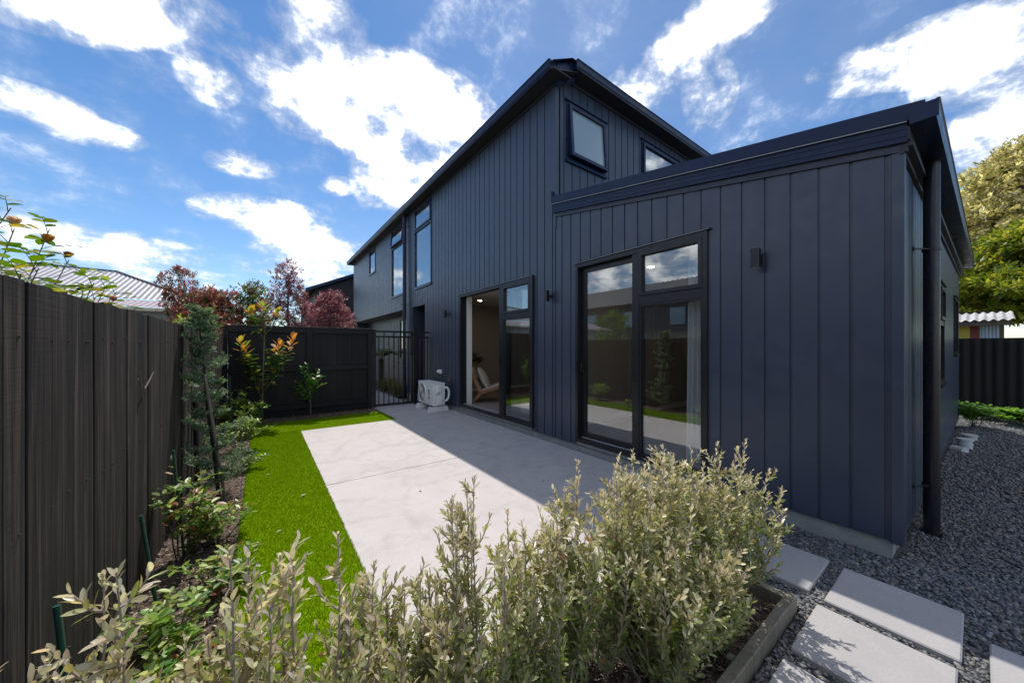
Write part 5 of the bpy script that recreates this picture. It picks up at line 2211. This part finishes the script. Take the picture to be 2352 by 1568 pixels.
# ---- magnolia sapling
def magnolia():
    rg = random.Random(12)
    x, y = 0.0, 7.44
    root = empty('magnolia_sapling', (x, y, -.01), 'young magnolia with orange-backed leaves before the black fence', 'tree')
    mb = MB()
    tr = [Vector(p) for p in [(x, y, -.012), (x + .005, y, .5), (x + .02, y - .01, 1.0), (x + .035, y, 1.5), (x + .05, y, 2.02)]]
    mb.tube(tr, [.017, .014, .012, .010, .006], 8)
    mb.build('trunk', MATS['bark_grey'], root, smooth=True)
    S = .00795
    # branch: start height on trunk, tip offset (lateral, depth, height)
    TIPS = [(1.55, -.02, 0, 2.10, 1), (1.7, -.20, -.05, 1.98, 1), (1.6, .22, .02, 1.98, 1), (1.5, -.05, -.15, 1.86, 0),
            (.62, -.36, -.08, 1.48, 1), (.62, -.24, -.12, 1.36, 1), (.70, -.30, .05, 1.22, 0), (.62, -.20, -.1, 1.10, 0),
            (.60, .30, -.05, 1.42, 1), (.60, .50, 0, 1.52, 1), (.75, .36, -.08, 1.30, 0), (.9, .12, .1, 1.36, 0), (.55, .24, -.1, 1.00, 0), (.45, -.14, -.05, .92, 0)]
    lat = Vector((.807, -.591, 0))
    dep = Vector((.591, .807, 0))
    lv, lg = Leaves(), Leaves()
    for (z0, l, d_, z1, young) in TIPS:
        f = z0 / 2.02 * 4
        p, _ = at_t(tr, min(.98, z0 / 2.03))
        e = Vector((x + .03, y, 0)) + lat * l + dep * d_ + Vector((0, 0, z1))
        q = curve_pts(p, e, lat * l * .18 + Vector((0, 0, -.03)), 5, rg, .006)
        b = MB()
        b.tube(q, [.008, .007, .006, .0055, .005, .004], 6)
        b.build('branch', MATS['twig_green'], root, smooth=True)
        n = rg.randint(17, 20)
        for i in range(n):
            t = .50 + .50 * (i + .5) / n
            pp, dd = at_t(q, min(.995, t))
            a = i * 2.4 + rg.uniform(-.3, .3)
            out = Vector((math.cos(a), math.sin(a), 0))
            lift = (.15 + 1.5 * max(0, (t - .72) / .28)) if young else rg.uniform(-.15, .6)
            if not young and i < 3:
                lift = -.5
            ld = (out + Vector((0, 0, lift))).normalized()
            up = Vector((0, 0, 1)) - out * lift * .6
            c = rg.choice([(.08, .17, .025), (.12, .22, .03), (.18, .28, .045), (.06, .13, .02)])
            if rg.random() < .08:
                c = (.34, .26, .03)
            if young and t > .80:
                c = rg.choice([(.42, .25, .04), (.34, .30, .05), (.48, .21, .03), (.20, .28, .04)])
            l_ = rg.uniform(.12, .175)
            (lv if (young and t > .70) or rg.random() < .12 else lg).add(pp, ld, up, l_, l_ * rg.uniform(.44, .52), jit(c, rg, .15))
    lv.build(root, 'leaf_magnolia', T_OVAL, 'oval', 150)
    lg.build(root, 'leaf_gloss', T_OVAL, 'oval', 150)


magnolia()
gloss_shrub(.74, 7.70, .98, .26, 0, 40, 'x', GPAL) if False else None


def citrus():
    rg = random.Random(21)
    x, y = .74, 7.44
    root = empty('citrus_sapling', (x, y, -.01), 'small bright green citrus sapling in the bed by the black fence', 'tree')
    mb = MB()
    tr = [Vector(p) for p in [(x, y, -.012), (x, y, .25), (x - .015, y, .45), (x - .03, y, .60)]]
    mb.tube(tr, [.011, .010, .009, .007], 8)
    mb.build('trunk', MATS['bark_grey'], root, smooth=True)
    lat = Vector((.807, -.591, 0))
    lv = Leaves()
    for (z0, l, d_, z1) in [(.3, -.34, 0, .60), (.35, -.24, -.1, .70), (.3, -.28, .05, .50), (.45, -.16, 0, .98), (.5, -.10, .05, 1.04), (.45, .02, -.05, .85), (.5, .16, .02, .92), (.5, .22, 0, .80), (.45, .26, -.04, .66), (.4, .08, -.12, .66), (.4, -.06, .12, .75), (.3, -.05, -.1, .38), (.35, .12, .05, .55)]:
        p, _ = at_t(tr, min(.97, z0 / .62))
        e = Vector((x, y, z1)) + lat * l + Vector((.3, .4, 0)) * d_
        q = curve_pts(p, e, Vector((0, 0, .02)), 4, rg, .006)
        b = MB()
        b.tube(q, [.006, .005, .004, .0035, .003], 5)
        b.build('branch', MATS['twig_green'], root)
        for i in range(15):
            t = .2 + .8 * (i + .5) / 15
            pp, dd = at_t(q, min(.995, t))
            a = i * 2.4 + rg.uniform(-.4, .4)
            ld = (Vector((math.cos(a), math.sin(a), rg.uniform(-.2, .8))) + dd * .4).normalized()
            c = rg.choice([(.05, .17, .012), (.08, .24, .02), (.13, .32, .025), (.035, .11, .012)])
            if rg.random() < .03:
                c = (.42, .30, .02)
            l_ = rg.uniform(.055, .10)
            lv.add(pp, ld, (rg.uniform(-.3, .3), rg.uniform(-.5, .1), 1), l_, l_ * rg.uniform(.42, .5), jit(c, rg, .15))
    lv.build(root, 'leaf_gloss', T_OVAL, 'oval', 300)


citrus()


# ---- rose hanging over the brown fence
def rose(x, y, label, canes, seed, blooms):
    rg = random.Random(seed)
    root = empty('rose_bush', (x, y, -.05), label, 'rose bush', 'rose bushes behind the brown fence')
    lv = Leaves()
    for (b, e, sag) in canes:
        q = curve_pts(b, e, sag, 8, rg, .012)
        mb = MB()
        mb.tube(q, [.006 - .004 * i / 8 for i in range(9)], 5)
        for i in range(16):
            t = .66 + .34 * (i + .5) / 16
            p, d = at_t(q, min(.99, t))
            a = i * 2.4 + rg.uniform(-.4, .4)
            o_ = (Vector((math.cos(a), math.sin(a), rg.uniform(-.2, .6))) + d * .4).normalized()
            ln = rg.uniform(.07, .13)
            tw = curve_pts(p, p + o_ * ln, (0, 0, .01), 3)
            mb.tube(tw, [.002, .0016, .0012, .001], 4)
            for j in range(5):
                pp, d2 = at_t(tw, min(.99, .35 + .65 * ((j + 1) // 2) / 2))
                sd = d2.cross(Vector((0, 0, 1))).normalized() * (1 if j % 2 else -1)
                ld = (d2 * (.9 if j else 1) + (sd * 1.0 if j < 4 else Vector((0, 0, 0))) + Vector((0, 0, rg.uniform(-.5, .1)))).normalized()
                l_ = rg.uniform(.042, .068)
                c = rg.choice([(.09, .17, .02), (.14, .22, .025), (.06, .12, .018), (.26, .28, .03), (.34, .26, .03), (.09, .17, .02)])
                lv.add(pp, ld, (rg.uniform(-.4, .4), rg.uniform(-.4, .4), 1), l_, l_ * rg.uniform(.55, .68), jit(c, rg, .15))
        mb.build('cane', MATS['twig_green'], root)
    lv.build(root, 'leaf_plain', T_OVAL, 'oval', 300)
    for (bx, by, bz, s, c) in blooms:
        pl = Leaves()
        for i in range(14):
            a = i * 2.4
            tl = .12 + .42 * i / 14
            o_ = Vector((math.cos(a) * tl, math.sin(a) * tl, 1.1 - .5 * tl))
            pl.add((bx, by, bz), o_, (-math.cos(a), -math.sin(a), 1), s, s * .9, jit(c, rg, .12))
        pl.build(root, 'petal', T_OVAL, 'oval', 300, part='petal')


rose(-1.0, 2.6, 'rose bush rising high over the near end of the brown fence', [
    ((-1.05, 2.6, -.05), (-.98, 2.75, 2.02), (-.15, 0, 0)), ((-1.05, 2.6, -.05), (-.92, 2.92, 1.98), (-.1, .05, 0)),
    ((-1.0, 2.6, -.05), (-.86, 2.95, 1.84), (-.12, 0, 0)), ((-1.0, 2.55, -.05), (-.88, 2.48, 1.86), (-.1, 0, 0)),
    ((-.9, 2.9, -.05), (-.84, 3.25, 1.66), (-.12, 0, 0)), ((-.9, 2.9, -.05), (-.80, 2.95, 1.66), (-.12, 0, 0)), ((-.9, 2.9, -.05), (-.78, 2.7, 1.64), (-.1, 0, 0)),
    ((-.9, 2.9, -.05), (-.80, 3.42, 1.74), (-.12, 0, 0)), ((-.85, 2.5, -.05), (-.74, 2.25, 1.68), (-.1, 0, 0)), ((-.85, 2.5, -.05), (-.72, 2.1, 1.62), (-.1, 0, 0)), ((-.85, 3.1, -.05), (-.76, 3.1, 1.72), (-.1, 0, 0)), ((-.85, 3.1, -.05), (-.74, 3.6, 1.64), (-.1, 0, 0)), ((-.85, 2.9, -.05), (-.72, 2.75, 1.70), (-.1, 0, 0)), ((-.9, 2.7, -.05), (-.76, 2.5, 1.62), (-.1, 0, 0)), ((-.9, 2.7, -.05), (-.76, 2.85, 1.60), (-.1, 0, 0))], 51,
    [(-.95, 2.70, 1.93, .045, (.72, .52, .40)), (-.90, 2.86, 1.90, .045, (.60, .30, .06)), (-.85, 2.92, 1.84, .035, (.35, .12, .03)), (-.80, 2.62, 1.60, .035, (.66, .45, .36)), (-.80, 3.40, 1.66, .04, (.62, .34, .28))])
rose(-1.15, 3.9, 'second rose bush with yellowing leaves further along the fence', [
    ((-1.1, 3.9, -.05), (-.82, 3.75, 1.62), (-.1, 0, 0)), ((-1.1, 3.9, -.05), (-.84, 4.05, 1.61), (-.1, 0, 0)), ((-1.1, 3.9, -.05), (-.86, 4.55, 1.60), (-.1, 0, 0)),
    ((-1.3, 3.9, -.05), (-1.55, 3.9, 1.75), (-.1, 0, 0)), ((-1.3, 3.9, -.05), (-1.7, 3.6, 1.7), (-.1, 0, 0)), ((-1.3, 3.9, -.05), (-1.6, 3.3, 1.8), (-.1, 0, 0))], 52,
    [(-1.55, 3.9, 1.76, .045, (.75, .55, .45)), (-1.6, 3.4, 1.75, .045, (.78, .60, .50)), (-.86, 4.1, 1.58, .035, (.6, .3, .25))])


# ---- bushy trees
def bushy_tree(name, x, y, z0, z1, rx, label, pal, leaf=(.05, .09), n=6000, seed=1, trunk_r=.06, asp=.4, limbs=9, lobes=14, group=None, mat='leaf_plain', spiky=.0, bark='bark_grey', ry=None, flat=.55):
    rg = random.Random(seed)
    nrg = np.random.default_rng(seed)
    ry = ry or rx
    root = empty(name, (x, y, -.08), label, 'tree', group)
    mb = MB()
    tp = [Vector((x, y, -.09)), Vector((x + .05 * rx, y, z0 * .6)), Vector((x, y + .05 * rx, (z0 + z1) / 2)), Vector((x + .03, y, z0 + (z1 - z0) * .85))]
    mb.tube(tp, [trunk_r, trunk_r * .85, trunk_r * .55, trunk_r * .2], 8)
    mb.build('trunk', MATS[bark], root, smooth=True)
    cs = []
    lm = MB()
    for k in range(lobes):
        a = k * 2.4 + rg.uniform(-.4, .4)
        t = (k + .5) / lobes
        f = math.sin(math.pi * min(1, .18 + t * .84)) ** .6
        rr = rg.uniform(.25, .85) * f
        c = Vector((x + rx * rr * math.cos(a), y + ry * rr * math.sin(a), z0 + (z1 - z0) * (.08 + .86 * t)))
        cs.append((c, rg.uniform(.20, .38)))
        if k < limbs * 3:
            p, _ = at_t(tp, min(.97, .35 + .6 * t))
            q = curve_pts(p, c, (0, 0, .05 * rx), 5, rg, .02 * rx)
            lm.tube(q, [trunk_r * .38 * (1 - .8 * i / 5) for i in range(6)], 5)
    lm.build('limbs', MATS[bark], root)['kind'] = 'stuff'
    per = n // len(cs)
    P, D, U, L, C = [], [], [], [], []
    pal = np.array(pal)
    for c, s in cs:
        m = int(per * (.6 + s * 1.3))
        # twigs of leaves inside the lobe: short sprays, uneven outline
        nt = max(6, m // 12)
        v = nrg.normal(0, 1, (nt, 3))
        v /= np.linalg.norm(v, axis=1, keepdims=True)
        rad = nrg.uniform(.25, 1.0, (nt, 1)) ** .5 * (1 + spiky * nrg.random((nt, 1)))
        tips = np.array(c) + v * rad * s * np.array([rx * 1.25, ry * 1.25, (z1 - z0) * flat])
        dirs = v * .7 + np.array([0, 0, .45]) + nrg.normal(0, .3, (nt, 3))
        tone = nrg.uniform(.70, 1.3, (nt, 1))
        pc = pal[nrg.integers(0, len(pal), nt)] * tone
        for j in range(12):
            off = dirs * (leaf[1] * .5 * j / 3)
            P.append(tips - off * .5 + nrg.normal(0, leaf[0] * .25, (nt, 3)))
            D.append(dirs + nrg.normal(0, .9, (nt, 3)))
            U.append(nrg.normal(0, .6, (nt, 3)) + np.array([0, 0, .8]))
            L.append(nrg.uniform(leaf[0], leaf[1], nt))
            C.append(pc * nrg.uniform(.8, 1.2, (nt, 1)))
    P, D, U, L, C = map(np.concatenate, (P, D, U, L, C))
    X, Y, Z = axes(D, U)
    org = np.array(world_org(root))
    me = scatter_mesh('crown', T_DIAM, P - org, X, Y, Z, L, L * asp, L, C)
    o = link('crown', me, MATS[mat], root)
    o['kind'] = 'stuff'
    return root


RED = [(.32, .09, .075), (.38, .14, .10), (.25, .075, .07), (.32, .20, .07), (.44, .21, .15), (.16, .19, .06)]
PUR = [(.28, .105, .125), (.21, .075, .10), (.38, .18, .19), (.48, .30, .31), (.27, .15, .11)]
GRN = [(.07, .12, .03), (.10, .16, .04), (.05, .09, .02)]
bushy_tree('plum_tree', -1.25, 12.6, 1.4, 2.95, 1.5, 'red-leaved plum tree nearest the pale roof', RED + GRN[:1], (.06, .11), 20000, 61, .05, .28, group='red-leaved trees beyond the fence', spiky=.5, ry=.8, mat='leaf_plum')
bushy_tree('plum_tree', -1.85, 12.9, 2.35, 3.55, .45, 'thin arching red shoot of the plum in front of the pale roof', RED, (.07, .11), 2200, 67, .02, .28, group='red-leaved trees beyond the fence', spiky=.8, lobes=7, mat='leaf_plum')
bushy_tree('leafy_tree', -.25, 12.9, 1.6, 3.25, .75, 'olive green slender tree between the red trees', GRN + RED[:1], (.07, .11), 7000, 62, .04, .28, group=None, spiky=.7)
bushy_tree('plum_tree', .62, 12.2, 1.4, 3.75, .62, 'tall narrow purple plum tree behind the magnolia', PUR, (.06, .10), 8500, 63, .05, .28, group='red-leaved trees beyond the fence', spiky=.5, mat='leaf_plum')
bushy_tree('plum_tree', 1.70, 11.9, 1.2, 3.10, .98, 'round purple plum tree in front of the navy wall', PUR, (.055, .09), 20000, 64, .06, .30, group='red-leaved trees beyond the fence', spiky=.25, mat='leaf_plum')
bushy_tree('golden_shrub', -.98, 6.95, .6, 1.78, .36, 'yellow-green shrub peeping over the corner of the brown fence', [(.40, .36, .04), (.32, .36, .05), (.20, .26, .04)], (.05, .075), 3200, 65, .03, .42, lobes=10)
bushy_tree('golden_shrub', -.92, 7.75, .6, 1.74, .30, 'yellow shrub behind the black fence post', [(.46, .36, .03), (.36, .34, .05)], (.05, .075), 2200, 66, .03, .42, lobes=8)
bushy_tree('garden_tree', -4.2, 8.3, .8, 2.75, 1.1, 'bright green shrub seen mirrored in the sliding door', [(.10, .20, .025), (.16, .27, .035), (.07, .14, .02)], (.06, .10), 5000, 68, .05, .4)
SIL = [(.50, .45, .27), (.64, .59, .42), (.38, .35, .17), (.72, .67, .52), (.28, .27, .11)]
bushy_tree('silver_tree', 24.5, -1.3, 3.2, 9.4, 2.9, 'tall silvery olive tree rising at the far right', SIL, (.12, .22), 90000, 71, .2, .42, lobes=46, spiky=.15, ry=3.0, flat=.42)
bushy_tree('silver_tree', 25.5, 2.6, 3.0, 7.6, 2.2, 'lower silvery tree peeping past the end of the gutter', SIL, (.12, .22), 30000, 72, .18, .42, lobes=28, spiky=.15, flat=.45)
LIM = [(.22, .30, .03), (.34, .38, .05), (.15, .22, .025), (.42, .41, .08)]
bushy_tree('green_tree', 18.4, -1.2, 2.1, 5.0, 2.8, 'spreading yellow-green tree over the shed roof', LIM, (.12, .21), 55000, 73, .16, .42, lobes=40, spiky=.1, bark='bark_dark', flat=.32)
bushy_tree('green_tree', 19.8, -4.6, .6, 4.4, 2.4, 'darker green tree beyond the shed at the frame edge', LIM, (.11, .19), 14000, 74, .16, .42, lobes=26, bark='bark_dark')
gloss_shrub(9.85, .03, .46, .24, 16, 81, 'bright leafy plant at the far corner of the side wall', [(.10, .24, .03), (.16, .33, .04), (.07, .17, .02)], (.06, .10), group='leafy plants by the iron fence', parts=120)
gloss_shrub(10.7, -.45, .22, .32, 14, 82, 'broad-leaved plant spreading before the iron fence', [(.12, .26, .04), (.18, .34, .06)], (.10, .16), group='leafy plants by the iron fence', parts=120)
gloss_shrub(11.1, -.15, .18, .28, 10, 83, 'low leafy weeds in the sunlit gravel', [(.10, .20, .04), (.16, .28, .05)], (.08, .12), group='leafy plants by the iron fence', parts=120)


# ---- tree fern and grasses beyond the gate
def tree_fern():
    rg = random.Random(9)
    x, y = 3.32, 12.1
    root = empty('tree_fern', (x, y, -.03), 'young tree fern beside the path beyond the gate', 'fern')
    mb = MB()
    mb.tube([(x, y, -.04), (x, y, .4), (x - .02, y, .95)], [.10, .085, .07], 10)
    mb.build('trunk', MATS['bark_dark'], root, smooth=True)
    for k in range(11):
        a = k * 2.4
        ln = rg.uniform(.7, 1.05)
        b0 = Vector((x - .02, y, .95))
        e = b0 + Vector((math.cos(a) * ln, math.sin(a) * ln * .9, rg.uniform(.0, .35)))
        if e.x > 3.8:
            e.x = 3.8
        q = curve_pts(b0, e, (0, 0, .18), 8)
        P, D, U, L, C = [], [], [], [], []
        mb = MB()
        mb.tube(q, [.008, .007, .006, .005, .004, .003, .0025, .002, .0015], 4)
        dead = k == 4
        for i in range(26):
            t = .12 + .87 * i / 26
            p, d = at_t(q, t)
            sd = d.cross(Vector((0, 0, 1))).normalized()
            for s in (1, -1):
                l = .20 * math.sin(math.pi * min(1, .25 + t * .8)) + .03
                for j in range(5):
                    pp = p + (sd * s + d * .3) * l * (j / 5)
                    P.append(pp); D.append((sd * s * .7 + d * .7 + Vector((0, 0, -.25)))); U.append((0, 0, 1)); L.append(l * .42)
                    C.append(jit((.20, .11, .04) if dead else rg.choice([(.09, .18, .035), (.14, .24, .05)]), rg, .2))
        P, D, U, L, C = np.array(P), np.array(D), np.array(U, float), np.array(L), np.array(C)
        X, Y, Z = axes(D, U)
        m0 = scatter_mesh('frond', T_DIAM, P - np.array(world_org(root)), X, Y, Z, L, L * .35, L, C)
        f = link('frond', m0, MATS['leaf_plain'], root)
        mb.build('frond_rib', MATS['twig_green'], f)


tree_fern()


def tussock(x, y, h, n, seed, label, pal):
    rg = random.Random(seed)
    root = empty('grass_tussock', (x, y, -.03), label, 'grass', 'grass tussocks beyond the gate')
    mb_v, mb_f, cols = [], [], []
    for k in range(n):
        a = rg.uniform(0, 6.28)
        r_ = rg.uniform(0, .10)
        sp = rg.uniform(.1, .34)
        b0 = Vector((x + r_ * math.cos(a), y + r_ * math.sin(a), -.03))
        e = b0 + Vector((math.cos(a) * sp, math.sin(a) * sp, h * rg.uniform(.5, 1)))
        q = curve_pts(b0, e, Vector((0, 0, .12)), 4)
        sd = Vector((-math.sin(a), math.cos(a), 0)) * .004
        c = jit(rg.choice(pal), rg, .2)
        b_ = len(mb_v)
        for i, p in enumerate(q):
            w = 1 - .85 * i / 4
            mb_v += [p + sd * w, p - sd * w]
            cols += [c, c]
        for i in range(4):
            mb_f += [(b_ + 2 * i, b_ + 2 * i + 1, b_ + 2 * i + 3, b_ + 2 * i + 2)]
    V = np.array([tuple(v) for v in mb_v]) - np.array(world_org(root))
    me = np_mesh('blades', V, [4] * len(mb_f), np.array(mb_f).ravel(), np.array(cols))
    o = link('blades', me, MATS['grass_blade'], root)
    o['kind'] = 'stuff'


TP = [(.20, .20, .05), (.28, .24, .08), (.13, .16, .04), (.32, .25, .10)]
for i, (x, y, h) in enumerate([(3.12, 9.85, .36), (3.22, 10.4, .42), (3.1, 11.0, .38), (3.35, 11.5, .4), (3.1, 12.6, .36), (3.5, 10.0, .4)]):
    tussock(x, y, h, 260, 90 + i, ['golden green grass tussock just behind the gate bars', 'tall golden grass tussock second behind the gate', 'grass tussock at the bend of the path', 'grass tussock against the tree fern trunk', 'grass tussock furthest along the path', 'grass tussock tight against the recessed wall'][i], TP)

# ---- bits fallen on the patio and turf
r = random.Random(77)
for i in range(14):
    x, y = [(2.35, 6.40), (2.42, 6.42), (2.48, 6.43), (2.2, 5.9), (2.05, 5.6), (2.6, 4.9), (2.3, 2.6), (2.75, 2.25), (.2, 2.4), (.1, 3.0), (.3, 3.6), (.35, 2.2), (.05, 4.4), (1.2, 3.1)][i]
    z = .003 if x > .5 else .022
    mb = MB()
    a = r.uniform(0, 6.28)
    l, w = r.uniform(.012, .03), r.uniform(.005, .010)
    d, e = Vector((math.cos(a), math.sin(a), 0)) * l, Vector((-math.sin(a), math.cos(a), 0)) * w
    c = Vector((x, y, z))
    mb.add([c - d, c + e + Vector((0, 0, .004)), c + d, c - e + Vector((0, 0, .003)), c + Vector((0, 0, .006))], [(0, 1, 4), (1, 2, 4), (2, 3, 4), (3, 0, 4)])
    o = mb.build('fallen_leaf', MATS['bark_dark'] if x > .5 else MATS['linen'])
    tag(o, 'tiny dry leaf fallen on the concrete patio' if x > .5 else 'tiny pale leaf scrap lying on the turf', 'leaf', 'fallen leaf scraps on the concrete' if x > .5 else 'fallen leaf scraps on the turf')
